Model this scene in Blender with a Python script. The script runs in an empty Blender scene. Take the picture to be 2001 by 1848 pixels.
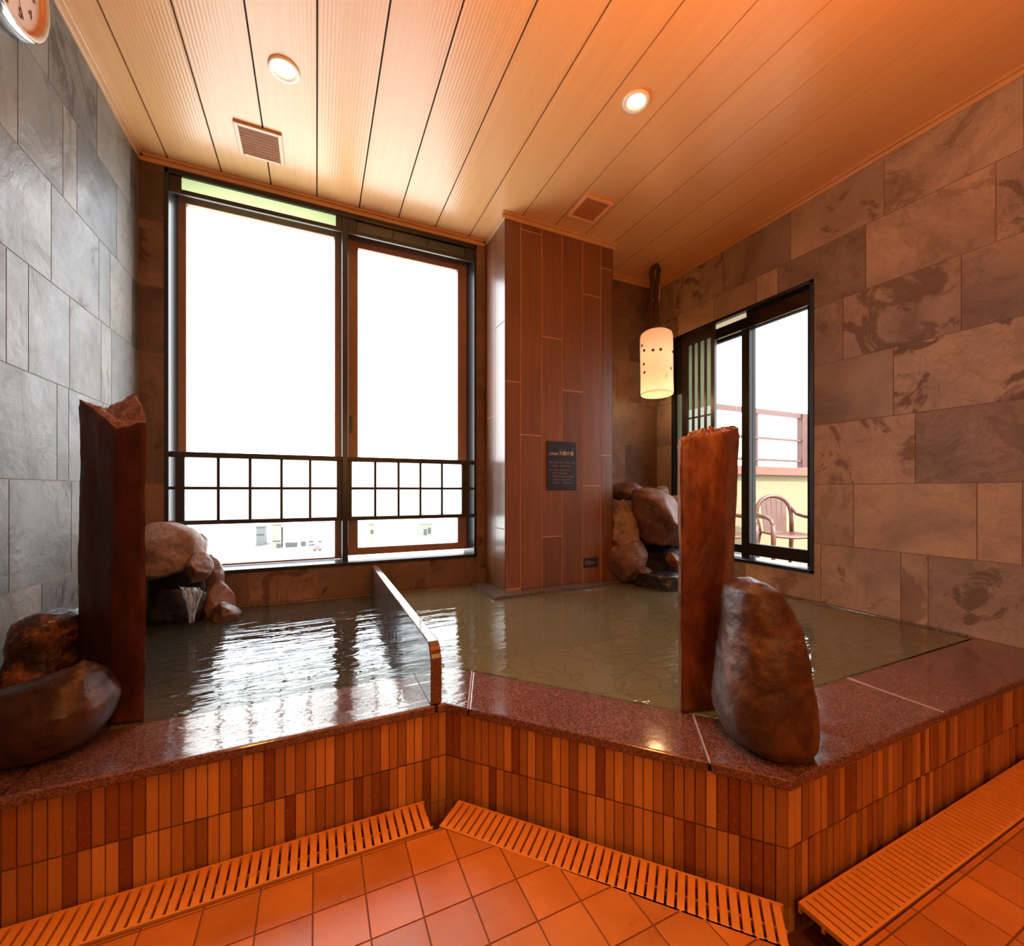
import bpy, bmesh, math, random
from mathutils import Vector, Matrix, noise

random.seed(7)
C = bpy.context.scene.collection
PI = math.pi

# ---------------------------------------------------------------- camera model
F, CX, HY, YAW, H = 837.0, 1000.5, 958.0, math.radians(24.56), 0.815
SY, CY = math.sin(YAW), math.cos(YAW)
FWD, RGT = Vector((SY, CY, 0)), Vector((CY, -SY, 0))

def at(px, py, depth):
    """photo position at a given distance along the view axis -> world point"""
    return FWD * depth + RGT * ((px - CX) / F * depth) + Vector((0, 0, H + (HY - py) / F * depth))

# ---------------------------------------------------------------- room numbers
XL, XR, YB, ZC = -0.733, 2.32, 2.466, 2.34
YF = -1.7
RIM, WAT = 0.244, 0.2465
WX0, WX1, WZ0, WZ1 = -0.637, 0.888, 0.410, 2.306        # back window opening
RY0, RY1, RZ0, RZ1 = 1.352, 2.317, 0.386, 1.900          # right window opening
PX0, PX1, PY = 0.945, 1.672, 2.161                       # timber-tiled pillar

# ---------------------------------------------------------------- materials
class NT:
    def __init__(s, name):
        s.m = bpy.data.materials.new(name)
        s.m.use_nodes = True
        s.t = s.m.node_tree
        s.t.nodes.clear()
        s.out = s.n('ShaderNodeOutputMaterial')
    def n(s, typ, ins=None, **props):
        nd = s.t.nodes.new(typ)
        for k, v in props.items():
            setattr(nd, k, v)
        for k, v in (ins or {}).items():
            s.set(nd.inputs[k], v)
        return nd
    def set(s, sock, v):
        if isinstance(v, bpy.types.Node):
            v = v.outputs[0]
        if isinstance(v, bpy.types.NodeSocket):
            s.t.links.new(v, sock)
        elif isinstance(v, (tuple, list)) and sock.type == 'RGBA' and len(v) == 3:
            sock.default_value = (*v, 1)
        else:
            sock.default_value = v
    def math(s, op, a, b=0.0, c=None):
        nd = s.n('ShaderNodeMath', operation=op)
        s.set(nd.inputs[0], a)
        s.set(nd.inputs[1], b)
        if c is not None:
            s.set(nd.inputs[2], c)
        return nd.outputs[0]
    def mix(s, fac, a, b, mode='MIX'):
        nd = s.n('ShaderNodeMix', data_type='RGBA', blend_type=mode)
        s.set(nd.inputs[0], fac)
        s.set(nd.inputs[6], a)
        s.set(nd.inputs[7], b)
        return nd.outputs[2]
    def ramp(s, fac, stops, interp='LINEAR'):
        nd = s.n('ShaderNodeValToRGB')
        cr = nd.color_ramp
        cr.interpolation = interp
        while len(cr.elements) < len(stops):
            cr.elements.new(0.5)
        for e, (p, c) in zip(cr.elements, stops):
            e.position = p
            e.color = (*c, 1) if len(c) == 3 else c
        s.set(nd.inputs[0], fac)
        return nd.outputs[0]
    def coords(s, scale=(1, 1, 1), rnd=0.0):
        tc = s.n('ShaderNodeTexCoord').outputs['Object']
        if rnd:
            at_ = s.n('ShaderNodeAttribute', attribute_name='rnd')
            off = s.n('ShaderNodeVectorMath', operation='SCALE', ins={0: at_.outputs['Color']})
            off.inputs['Scale'].default_value = rnd
            tc = s.n('ShaderNodeVectorMath', operation='ADD', ins={0: tc, 1: off}).outputs[0]
        mp = s.n('ShaderNodeMapping', ins={'Vector': tc})
        mp.inputs['Scale'].default_value = scale
        return mp.outputs[0]
    def rnd(s, ch=0):
        at_ = s.n('ShaderNodeAttribute', attribute_name='rnd')
        sp = s.n('ShaderNodeSeparateColor', ins={0: at_.outputs['Color']})
        return sp.outputs[ch]
    def noise(s, vec, scale, detail=4, rough=0.55, dist=0.0):
        return s.n('ShaderNodeTexNoise', ins={'Vector': vec, 'Scale': scale, 'Detail': detail,
                                              'Roughness': rough, 'Distortion': dist}).outputs[0]
    def fresnel(s, ior, normal=None):
        bf = s.n('ShaderNodeNewGeometry').outputs['Backfacing']
        nd = s.n('ShaderNodeFresnel', ins={'IOR': s.math('ADD', ior, s.math('MULTIPLY', bf, 1.0 / ior - ior))})
        if normal is not None:
            s.set(nd.inputs['Normal'], normal)
        return nd.outputs[0]
    def bump(s, h, strength=0.3, dist=0.01):
        return s.n('ShaderNodeBump', ins={'Height': h, 'Strength': strength, 'Distance': dist}).outputs[0]
    def bsdf(s, color, rough=0.5, normal=None, metal=0.0, spec=0.5, coat=0.0, coat_rough=0.05, emit=None, estr=0.0):
        b = s.n('ShaderNodeBsdfPrincipled', ins={'Base Color': color, 'Roughness': rough, 'Metallic': metal,
                                                 'Specular IOR Level': spec, 'Coat Weight': coat, 'Coat Roughness': coat_rough})
        if normal is not None:
            s.set(b.inputs['Normal'], normal)
        if emit is not None:
            s.set(b.inputs['Emission Color'], emit)
            s.set(b.inputs['Emission Strength'], estr)
        s.t.links.new(b.outputs[0], s.out.inputs[0])
        return s.m
    def surf(s, sh):
        s.set(s.out.inputs[0], sh)
        return s.m

def plain(name, col, rough=0.5, metal=0.0, spec=0.5, coat=0.0, vary=0.12, scale=20):
    t = NT(name)
    v = t.noise(t.coords(), scale, 3)
    a = tuple(c * (1 - vary) for c in col)
    b = tuple(min(1, c * (1 + vary)) for c in col)
    return t.bsdf(t.ramp(v, [(0.3, a), (0.7, b)]), rough, None, metal, spec, coat)

def m_slate(name='slate_tile', mul=(1.0, 1.0, 1.0)):
    t = NT(name)
    co = t.coords((1, 1, 1), 13.0)
    big = t.noise(co, 2.6, 9, 0.6, 0.6)
    base = t.ramp(big, [(0.25, (0.21, 0.185, 0.17)), (0.42, (0.31, 0.29, 0.275)), (0.56, (0.40, 0.375, 0.345)), (0.75, (0.50, 0.455, 0.40))])
    patch = t.noise(co, 4.2, 8, 0.62, 1.2)
    pm = t.ramp(patch, [(0.56, (0, 0, 0)), (0.60, (1, 1, 1))])
    amt = t.math('MULTIPLY', pm, t.ramp(t.rnd(1), [(0.2, (0.10,) * 3), (0.9, (0.95,) * 3)]))
    c = t.mix(amt, base, (0.17, 0.135, 0.115))
    vein = t.noise(t.coords((1, 1, 1), 7.0), 5.5, 6, 0.6, 2.2)
    vm = t.ramp(vein, [(0.485, (0, 0, 0)), (0.5, (1, 1, 1)), (0.515, (0, 0, 0))])
    c = t.mix(t.math('MULTIPLY', vm, t.math('MULTIPLY', t.rnd(2), 0.55)), c, (0.16, 0.12, 0.10))
    tint = t.ramp(t.rnd(0), [(0.0, (0.70, 0.68, 0.68)), (0.5, (1.0, 0.98, 0.96)), (1.0, (1.22, 1.14, 1.04))])
    c = t.mix(1.0, c, tint, 'MULTIPLY')
    fl = t.noise(co, 6.5, 6, 0.58, 1.6)
    flk = t.ramp(fl, [(0.30, (0.72, 0.70, 0.69)), (0.42, (0.86, 0.84, 0.83)), (0.435, (1.06, 1.04, 1.02)), (0.50, (0.96, 0.95, 0.95)), (0.56, (1.0, 1.0, 1.0)), (0.57, (1.16, 1.12, 1.08)), (0.66, (0.92, 0.90, 0.89)), (0.75, (1.1, 1.08, 1.05))])
    c = t.mix(t.math('ADD', 0.25, t.math('MULTIPLY', t.rnd(2), 0.75)), c, t.mix(1.0, c, flk, 'MULTIPLY'))
    c = t.mix(1.0, c, mul, 'MULTIPLY')
    hgt = t.math('ADD', t.math('ADD', t.math('MULTIPLY', big, 0.6), t.math('MULTIPLY', fl, 0.5)), t.math('MULTIPLY', t.noise(co, 24, 6), 0.25))
    return t.bsdf(c, t.ramp(patch, [(0.3, (0.36,) * 3), (0.7, (0.55,) * 3)]), t.bump(hgt, 0.6, 0.014), spec=0.25)

def m_ceiling():
    t = NT('ceiling_board')
    co = t.coords((1, 1, 1), 3.0)
    g = t.noise(t.coords((60, 1.2, 1), 5.0), 1.0, 4)
    c = t.ramp(g, [(0.3, (0.68, 0.36, 0.143)), (0.7, (0.73, 0.40, 0.165))])
    c = t.mix(t.math('MULTIPLY', t.rnd(0), 0.22), c, (0.56, 0.29, 0.13))
    w = t.n('ShaderNodeTexWave', ins={'Vector': t.coords(), 'Scale': 26.0, 'Distortion': 0.6, 'Detail': 1.0}, wave_type='BANDS', bands_direction='X').outputs['Fac']
    return t.bsdf(c, 0.27, t.bump(t.math('ADD', w, t.math('MULTIPLY', g, 0.6)), 0.08, 0.003), spec=0.7)

def m_wood_tile(name, dark, light, grain=(70, 70, 3)):
    t = NT(name)
    g = t.noise(t.coords(grain, 5.0), 1.0, 6, 0.6, 0.4)
    b = t.noise(t.coords((3, 3, 1.1), 9.0), 1.4, 4)
    c = t.mix(t.math('MULTIPLY', b, 0.6), t.ramp(g, [(0.3, dark), (0.7, light)]), tuple(x * 0.6 for x in dark))
    tint = t.ramp(t.rnd(0), [(0, (0.8,) * 3), (1, (1.15,) * 3)])
    c = t.mix(1.0, c, tint, 'MULTIPLY')
    return t.bsdf(c, 0.36, t.bump(g, 0.15, 0.004), spec=0.5, coat=0.45, coat_rough=0.2)

def m_curb_tile():
    t = NT('border_tile')
    sp = t.noise(t.coords((1, 1, 1), 3.0), 160, 2)
    st = t.noise(t.coords((90, 90, 5), 9.0), 1.0, 4)
    c = t.ramp(t.rnd(0), [(0.0, (0.20, 0.045, 0.014)), (0.13, (0.31, 0.115, 0.03)), (0.45, (0.45, 0.19, 0.048)), (0.72, (0.56, 0.25, 0.066)), (1.0, (0.76, 0.37, 0.105))])
    c = t.mix(t.math('MULTIPLY', st, 0.35), c, (0.13, 0.045, 0.018))
    c = t.mix(t.math('MULTIPLY', t.ramp(sp, [(0.62, (0, 0, 0)), (0.72, (1, 1, 1))]), 0.4), c, (0.48, 0.24, 0.11))
    r = t.ramp(t.rnd(0), [(0.10, (0.14,) * 3), (0.18, (0.42,) * 3)])
    return t.bsdf(c, r, t.bump(t.math('ADD', sp, st), 0.22, 0.002), spec=0.5)

def m_floor_tile():
    t = NT('terracotta_tile')
    co = t.coords((1, 1, 1), 4.0)
    n1 = t.noise(co, 9, 6, 0.6)
    c = t.ramp(n1, [(0.3, (0.48, 0.155, 0.026)), (0.7, (0.62, 0.22, 0.038))])
    tint = t.ramp(t.rnd(0), [(0, (0.82,) * 3), (1, (1.12,) * 3)])
    c = t.mix(1.0, c, tint, 'MULTIPLY')
    sc = t.noise(co, 22, 5, 0.6, 2.0)
    scm = t.math('MULTIPLY', t.ramp(sc, [(0.55, (0, 0, 0)), (0.72, (1, 1, 1))]), t.math('MULTIPLY', t.rnd(1), 0.16))
    c = t.mix(scm, c, (0.70, 0.48, 0.36))
    return t.bsdf(c, t.ramp(n1, [(0.3, (0.26,) * 3), (0.7, (0.42,) * 3)]), t.bump(n1, 0.12, 0.004), spec=0.5)

def m_granite(name, a, b, c3, rough=0.1):
    t = NT(name)
    co = t.coords()
    v = t.n('ShaderNodeTexVoronoi', ins={'Vector': co, 'Scale': 330.0})
    sp = t.n('ShaderNodeSeparateColor', ins={0: v.outputs['Color']}).outputs[0]
    c = t.ramp(sp, [(0.0, a), (0.34, a), (0.36, b), (0.74, b), (0.78, c3), (1.0, c3)], 'LINEAR')
    c = t.mix(t.math('MULTIPLY', t.noise(co, 6, 4), 0.5), c, a)
    return t.bsdf(c, t.ramp(t.noise(co, 30, 3), [(0.35, (rough,) * 3), (0.7, (rough + 0.10,) * 3)]),
                  t.bump(t.noise(co, 14, 3), 0.05, 0.01), spec=0.6, coat=0.35, coat_rough=0.06)

def m_rock(name, dark, mid, light, rough=0.3, scale=7, bump=0.6, coat=0.0, stretch=(1, 1, 1), spec=0.4):
    t = NT(name)
    co = t.coords(stretch)
    n1 = t.noise(co, scale, 8, 0.6, 0.8)
    n2 = t.noise(co, scale * 5, 6, 0.65)
    c = t.ramp(n1, [(0.32, dark), (0.5, mid), (0.68, light)])
    c = t.mix(t.math('MULTIPLY', t.ramp(n2, [(0.35, (1, 1, 1)), (0.6, (0, 0, 0))]), 0.55), c, tuple(x * 0.45 for x in dark))
    h = t.math('ADD', n1, t.math('MULTIPLY', n2, 0.45))
    return t.bsdf(c, t.ramp(n2, [(0.3, (rough,) * 3), (0.7, (min(1, rough + 0.2),) * 3)]), t.bump(h, bump, 0.012), spec=spec, coat=coat, coat_rough=0.12)

def m_glass(name='window_glass', tint=(0.97, 0.985, 0.98), rough=0.0):
    t = NT(name)
    tr = t.n('ShaderNodeBsdfTransparent', ins={'Color': tint})
    gl = t.n('ShaderNodeBsdfGlossy', ins={'Color': (1, 1, 1), 'Roughness': rough})
    mx = t.n('ShaderNodeMixShader', ins={0: t.fresnel(1.26), 1: tr.outputs[0], 2: gl.outputs[0]})
    return t.surf(mx.outputs[0])

def m_frosted(name, col, trans=0.9, glow=0.0):
    t = NT(name)
    c = t.ramp(t.noise(t.coords(), 9, 3), [(0.3, tuple(x * 0.94 for x in col)), (0.7, col)])
    d = t.n('ShaderNodeBsdfDiffuse', ins={'Color': c})
    tl = t.n('ShaderNodeBsdfTranslucent', ins={'Color': c})
    mx = t.n('ShaderNodeMixShader', ins={0: trans, 1: d.outputs[0], 2: tl.outputs[0]})
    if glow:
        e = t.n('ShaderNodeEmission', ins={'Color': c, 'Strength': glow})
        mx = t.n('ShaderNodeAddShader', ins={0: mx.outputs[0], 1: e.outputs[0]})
    return t.surf(mx.outputs[0])

def m_water(name, strength, tint, murk, murk_amt, ior=1.7):
    t = NT(name)
    tc = t.n('ShaderNodeTexCoord').outputs['Object']
    mp = t.n('ShaderNodeMapping', ins={'Vector': tc})
    mp.inputs['Rotation'].default_value = (0, 0, math.radians(14))
    mp.inputs['Scale'].default_value = (1.3, 6.2, 1)
    n1 = t.noise(mp.outputs[0], 2.6, 3, 0.5, 0.9)
    mp2 = t.n('ShaderNodeMapping', ins={'Vector': tc})
    mp2.inputs['Rotation'].default_value = (0, 0, math.radians(-18))
    mp2.inputs['Scale'].default_value = (3.0, 7.0, 1)
    n2 = t.noise(mp2.outputs[0], 3.4, 3, 0.5, 0.4)
    h = t.math('ADD', n1, t.math('MULTIPLY', n2, 0.35))
    bp = t.bump(h, strength, 0.02)
    tr = t.n('ShaderNodeBsdfTransparent', ins={'Color': tint})
    df = t.n('ShaderNodeBsdfDiffuse', ins={'Color': murk})
    body = t.n('ShaderNodeMixShader', ins={0: murk_amt, 1: tr.outputs[0], 2: df.outputs[0]})
    gl = t.n('ShaderNodeBsdfGlossy', ins={'Color': (1, 1, 1), 'Roughness': 0.02, 'Normal': bp})
    mx = t.n('ShaderNodeMixShader', ins={0: t.fresnel(ior, bp), 1: body.outputs[0], 2: gl.outputs[0]})
    return t.surf(mx.outputs[0])

def m_paving():
    t = NT('underwater_crazy_paving')
    co = t.coords()
    wob = t.n('ShaderNodeTexNoise', ins={'Vector': co, 'Scale': 3.0, 'Detail': 2.0})
    vv = t.n('ShaderNodeMix', data_type='VECTOR')
    t.set(vv.inputs[0], 0.10)
    t.set(vv.inputs[4], co)
    t.set(vv.inputs[5], wob.outputs['Color'])
    e = t.n('ShaderNodeTexVoronoi', ins={'Vector': vv.outputs[1], 'Scale': 7.5}, feature='DISTANCE_TO_EDGE').outputs['Distance']
    cell = t.n('ShaderNodeTexVoronoi', ins={'Vector': vv.outputs[1], 'Scale': 7.5})
    k = t.n('ShaderNodeSeparateColor', ins={0: cell.outputs['Color']}).outputs[0]
    c = t.ramp(k, [(0, (0.25, 0.20, 0.105)), (0.5, (0.31, 0.26, 0.14)), (1, (0.27, 0.235, 0.14))])
    c = t.mix(t.ramp(e, [(0.010, (1, 1, 1)), (0.045, (0, 0, 0))]), c, (0.125, 0.10, 0.055))
    return t.bsdf(c, 0.7)

def m_emit(name, col, s):
    t = NT(name)
    n = t.noise(t.coords(), 5, 1)
    e = t.n('ShaderNodeEmission', ins={'Color': t.ramp(n, [(0.2, tuple(x * 0.97 for x in col)), (0.8, col)]), 'Strength': s})
    return t.surf(e.outputs[0])

M = {}
M['slate'] = m_slate('grey_slate_tile', (0.43, 0.445, 0.455))
M['slate_lamp_tint'] = m_slate('lamp_tinted_slate_tile', (0.90, 0.73, 0.60))  # same slate, warm lamp light put into its colour
M['slate_backlit_tint'] = m_slate('backlit_tint_slate_tile', (0.48, 0.31, 0.22))  # same slate, darkened in its colour as a backlit wall
M['grout_brown'] = plain('brown_wall_grout', (0.21, 0.125, 0.08), 0.8)
M['grout'] = plain('wall_grout', (0.26, 0.20, 0.16), 0.8)
M['ceil'] = m_ceiling()
M['groove'] = plain('ceiling_groove', (0.045, 0.014, 0.004), 0.8)
M['mould'] = m_wood_tile('ceiling_moulding', (0.60, 0.32, 0.13), (0.70, 0.40, 0.18), (6, 6, 6))
M['ptile'] = m_wood_tile('pillar_timber_tile', (0.155, 0.056, 0.025), (0.245, 0.095, 0.042))
M['pgrout'] = plain('pillar_grout', (0.52, 0.27, 0.15), 0.8)
M['curb'] = m_curb_tile()
M['cgrout'] = plain('border_grout', (0.16, 0.055, 0.02), 0.75)
M['floor'] = m_floor_tile()
M['fgrout'] = plain('floor_grout', (0.20, 0.06, 0.02), 0.7)
M['granite'] = m_granite('red_granite', (0.085, 0.032, 0.024), (0.165, 0.066, 0.050), (0.25, 0.115, 0.09))
M['granite_dark'] = m_granite('dark_granite', (0.035, 0.028, 0.026), (0.10, 0.075, 0.065), (0.22, 0.17, 0.15), 0.08)
M['grate'] = plain('drain_plastic', (0.78, 0.33, 0.075), 0.45, vary=0.06)
M['channel'] = plain('drain_channel', (0.09, 0.028, 0.010), 0.5)
M['paving'] = m_paving()
M['black'] = plain('black_aluminium', (0.010, 0.010, 0.014), 0.30, spec=0.5)
M['sash_dark'] = plain('dark_matte_sash', (0.016, 0.014, 0.012), 0.6, spec=0.2)
M['brownsash'] = plain('brown_sash', (0.30, 0.165, 0.11), 0.4)
M['lattice'] = plain('dark_lattice_wood', (0.022, 0.014, 0.011), 0.4)
M['glass'] = m_glass()
M['frost'] = m_frosted('frosted_panel', (0.96, 0.96, 0.92), 0.95)
M['green'] = m_frosted('glowing_green_transom_glass', (0.44, 0.52, 0.26), 0.6, 0.7)  # own glow stands in for daylight behind the pane
M['darkglass'] = plain('dark_transom_glass', (0.012, 0.012, 0.012), 0.10, spec=0.9)
M['white'] = plain('white_paint', (0.82, 0.78, 0.70), 0.4, vary=0.04)
M['beige'] = plain('beige_plastic', (0.70, 0.52, 0.34), 0.5, vary=0.05)
M['vent'] = plain('vent_slat', (0.24, 0.085, 0.032), 0.6, spec=0.15)
M['vent2'] = plain('vent_slat_orange', (0.42, 0.15, 0.05), 0.6, spec=0.2)
M['vent_frame'] = plain('vent_frame_orange', (0.80, 0.40, 0.19), 0.5, spec=0.3)
M['lamp_on'] = m_emit('downlight_glow', (1.0, 0.88, 0.55), 9.0)
M['rope'] = m_rock('brown_rope', (0.05, 0.02, 0.012), (0.09, 0.036, 0.02), (0.13, 0.055, 0.03), 0.7, 60)
M['signblack'] = plain('sign_black', (0.018, 0.012, 0.022), 0.4)
M['signtext'] = plain('sign_lettering', (0.62, 0.46, 0.38), 0.5)
M['signtext2'] = plain('sign_small_lettering', (0.30, 0.22, 0.23), 0.5)
M['dial'] = plain('clock_dial', (0.72, 0.55, 0.47), 0.35, vary=0.03)
M['chrome'] = plain('clock_silver', (0.75, 0.74, 0.72), 0.14, metal=1.0)
M['ink'] = plain('clock_numeral', (0.10, 0.05, 0.04), 0.5)
M['copper'] = plain('clock_copper_ring', (0.78, 0.38, 0.22), 0.25, metal=0.6)
M['rock_pillar'] = m_rock('wet_red_stone', (0.030, 0.009, 0.005), (0.068, 0.018, 0.009), (0.12, 0.034, 0.015), 0.45, 5, 0.6, 0.0, (1, 1, 0.5), 0.2)
M['rock_pillar2'] = m_rock('wet_rust_stone', (0.085, 0.024, 0.008), (0.20, 0.060, 0.018), (0.42, 0.145, 0.042), 0.22, 5, 0.7, 0.1, (1, 1, 0.6))
M['rock_top'] = m_rock('broken_stone_face', (0.12, 0.04, 0.022), (0.22, 0.085, 0.045), (0.34, 0.14, 0.075), 0.42, 22, 1.0)
M['rock_wet'] = m_rock('wet_brown_boulder', (0.022, 0.009, 0.005), (0.055, 0.020, 0.009), (0.12, 0.040, 0.014), 0.27, 6, 0.45, 0.03)
M['rock_wet2'] = m_rock('wet_grey_brown_boulder', (0.04, 0.018, 0.011), (0.105, 0.044, 0.022), (0.20, 0.082, 0.034), 0.27, 8, 0.55, 0.06)
M['rock_patch'] = m_rock('mottled_boulder', (0.016, 0.008, 0.007), (0.05, 0.020, 0.011), (0.36, 0.14, 0.055), 0.18, 16, 0.7, 0.35)
M['rock_pale'] = m_rock('pale_pink_stone', (0.19, 0.105, 0.075), (0.29, 0.18, 0.135), (0.40, 0.27, 0.21), 0.5, 9, 0.7)
M['rock_mid'] = m_rock('tan_stone', (0.12, 0.048, 0.024), (0.20, 0.09, 0.045), (0.28, 0.145, 0.08), 0.45, 9, 0.7)
M['rock_brown'] = m_rock('brown_stone', (0.07, 0.035, 0.025), (0.13, 0.065, 0.045), (0.21, 0.115, 0.08), 0.35, 10, 0.7)
M['rock_black'] = m_rock('black_wet_stone', (0.008, 0.006, 0.007), (0.016, 0.011, 0.012), (0.03, 0.021, 0.02), 0.22, 9, 0.7, 0.2)
M['rock_sand'] = m_rock('sandy_stone', (0.17, 0.085, 0.055), (0.30, 0.185, 0.12), (0.42, 0.30, 0.21), 0.5, 9, 0.7)
M['rock_purple'] = m_rock('dusky_stone', (0.12, 0.05, 0.034), (0.18, 0.08, 0.054), (0.26, 0.135, 0.095), 0.45, 8, 0.7)
M['water_l'] = m_water('rippled_bath_water', 0.30, (0.60, 0.58, 0.48), (0.085, 0.08, 0.062), 0.30)
M['water_r'] = m_water('calm_bath_water', 0.17, (0.70, 0.64, 0.42), (0.215, 0.18, 0.095), 0.46)
def m_stream():
    t = NT('falling_water')
    n = t.noise(t.coords((70, 70, 9)), 1.0, 3, 0.5, 0.6)
    tr = t.n('ShaderNodeBsdfTransparent', ins={'Color': (0.75, 0.82, 0.88)})
    gl = t.n('ShaderNodeBsdfPrincipled', ins={'Base Color': (0.55, 0.66, 0.74), 'Roughness': 0.12, 'Specular IOR Level': 0.9, 'Normal': t.bump(n, 0.5, 0.01)})
    mx = t.n('ShaderNodeMixShader', ins={0: t.ramp(n, [(0.42, (0.12,) * 3), (0.62, (0.85,) * 3)]), 1: tr.outputs[0], 2: gl.outputs[0]})
    return t.surf(mx.outputs[0])
M['stream'] = m_stream()
M['water_film'] = m_water('rim_water_film', 0.20, (0.95, 0.93, 0.91), (0.1, 0.08, 0.07), 0.02)
M['parapet'] = plain('cream_render', (0.17, 0.13, 0.068), 0.8)
M['cap'] = plain('red_brown_coping', (0.12, 0.034, 0.013), 0.6)
M['railing'] = plain('terrace_rail', (0.065, 0.018, 0.009), 0.5)
M['terrace'] = plain('terrace_paving', (0.20, 0.165, 0.11), 0.8)
M['plastic'] = plain('brown_chair_plastic', (0.075, 0.022, 0.011), 0.35)
M['twig'] = plain('dry_twig', (0.05, 0.04, 0.025), 0.8)
M['city_white'] = plain('white_render', (0.8, 0.8, 0.78), 0.8, vary=0.03)
M['city_grey'] = plain('grey_render', (0.075, 0.08, 0.08), 0.8, vary=0.05)
M['city_cream'] = plain('cream_city_render', (0.10, 0.098, 0.08), 0.8, vary=0.05)
M['city_win'] = plain('city_window', (0.012, 0.014, 0.012), 0.5)
M['road'] = plain('pale_road', (0.085, 0.085, 0.082), 0.8, vary=0.05)
M['ground'] = plain('pale_ground', (0.72, 0.72, 0.68), 0.9, vary=0.05, scale=0.05)
M['red'] = plain('red_car_paint', (0.35, 0.05, 0.05), 0.4)

# lamp shade: lit from inside, brighter near the bulb
def m_shade():
    t = NT('glowing_lamp_shade')
    tc = t.n('ShaderNodeTexCoord').outputs['Object']
    d = t.n('ShaderNodeVectorMath', operation='LENGTH', ins={0: t.n('ShaderNodeVectorMath', operation='MULTIPLY', ins={0: tc, 1: (1.0, 1.0, 1.0)}).outputs[0]})
    z = t.n('ShaderNodeSeparateXYZ', ins={0: tc}).outputs[2]
    g = t.ramp(t.math('ADD', t.math('MULTIPLY', z, 2.2), 0.5), [(0.0, (0.80, 0.50, 0.27)), (0.35, (0.95, 0.52, 0.28)), (0.62, (1.0, 0.62, 0.34)), (1.0, (0.80, 0.30, 0.14))])
    b = t.n('ShaderNodeBsdfTranslucent', ins={'Color': (0.9, 0.72, 0.55)})
    e = t.n('ShaderNodeEmission', ins={'Color': g, 'Strength': 0.50})
    df = t.n('ShaderNodeBsdfDiffuse', ins={'Color': (0.55, 0.42, 0.32)})
    m1 = t.n('ShaderNodeMixShader', ins={0: 0.35, 1: df.outputs[0], 2: b.outputs[0]})
    ad = t.n('ShaderNodeAddShader', ins={0: m1.outputs[0], 1: e.outputs[0]})
    return t.surf(ad.outputs[0])
M['shade'] = m_shade()
M['shade_hole'] = plain('lamp_hole', (0.20, 0.09, 0.05), 0.7)
M['bulb'] = m_emit('bulb_glow', (1.0, 0.66, 0.34), 7.0)

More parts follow.
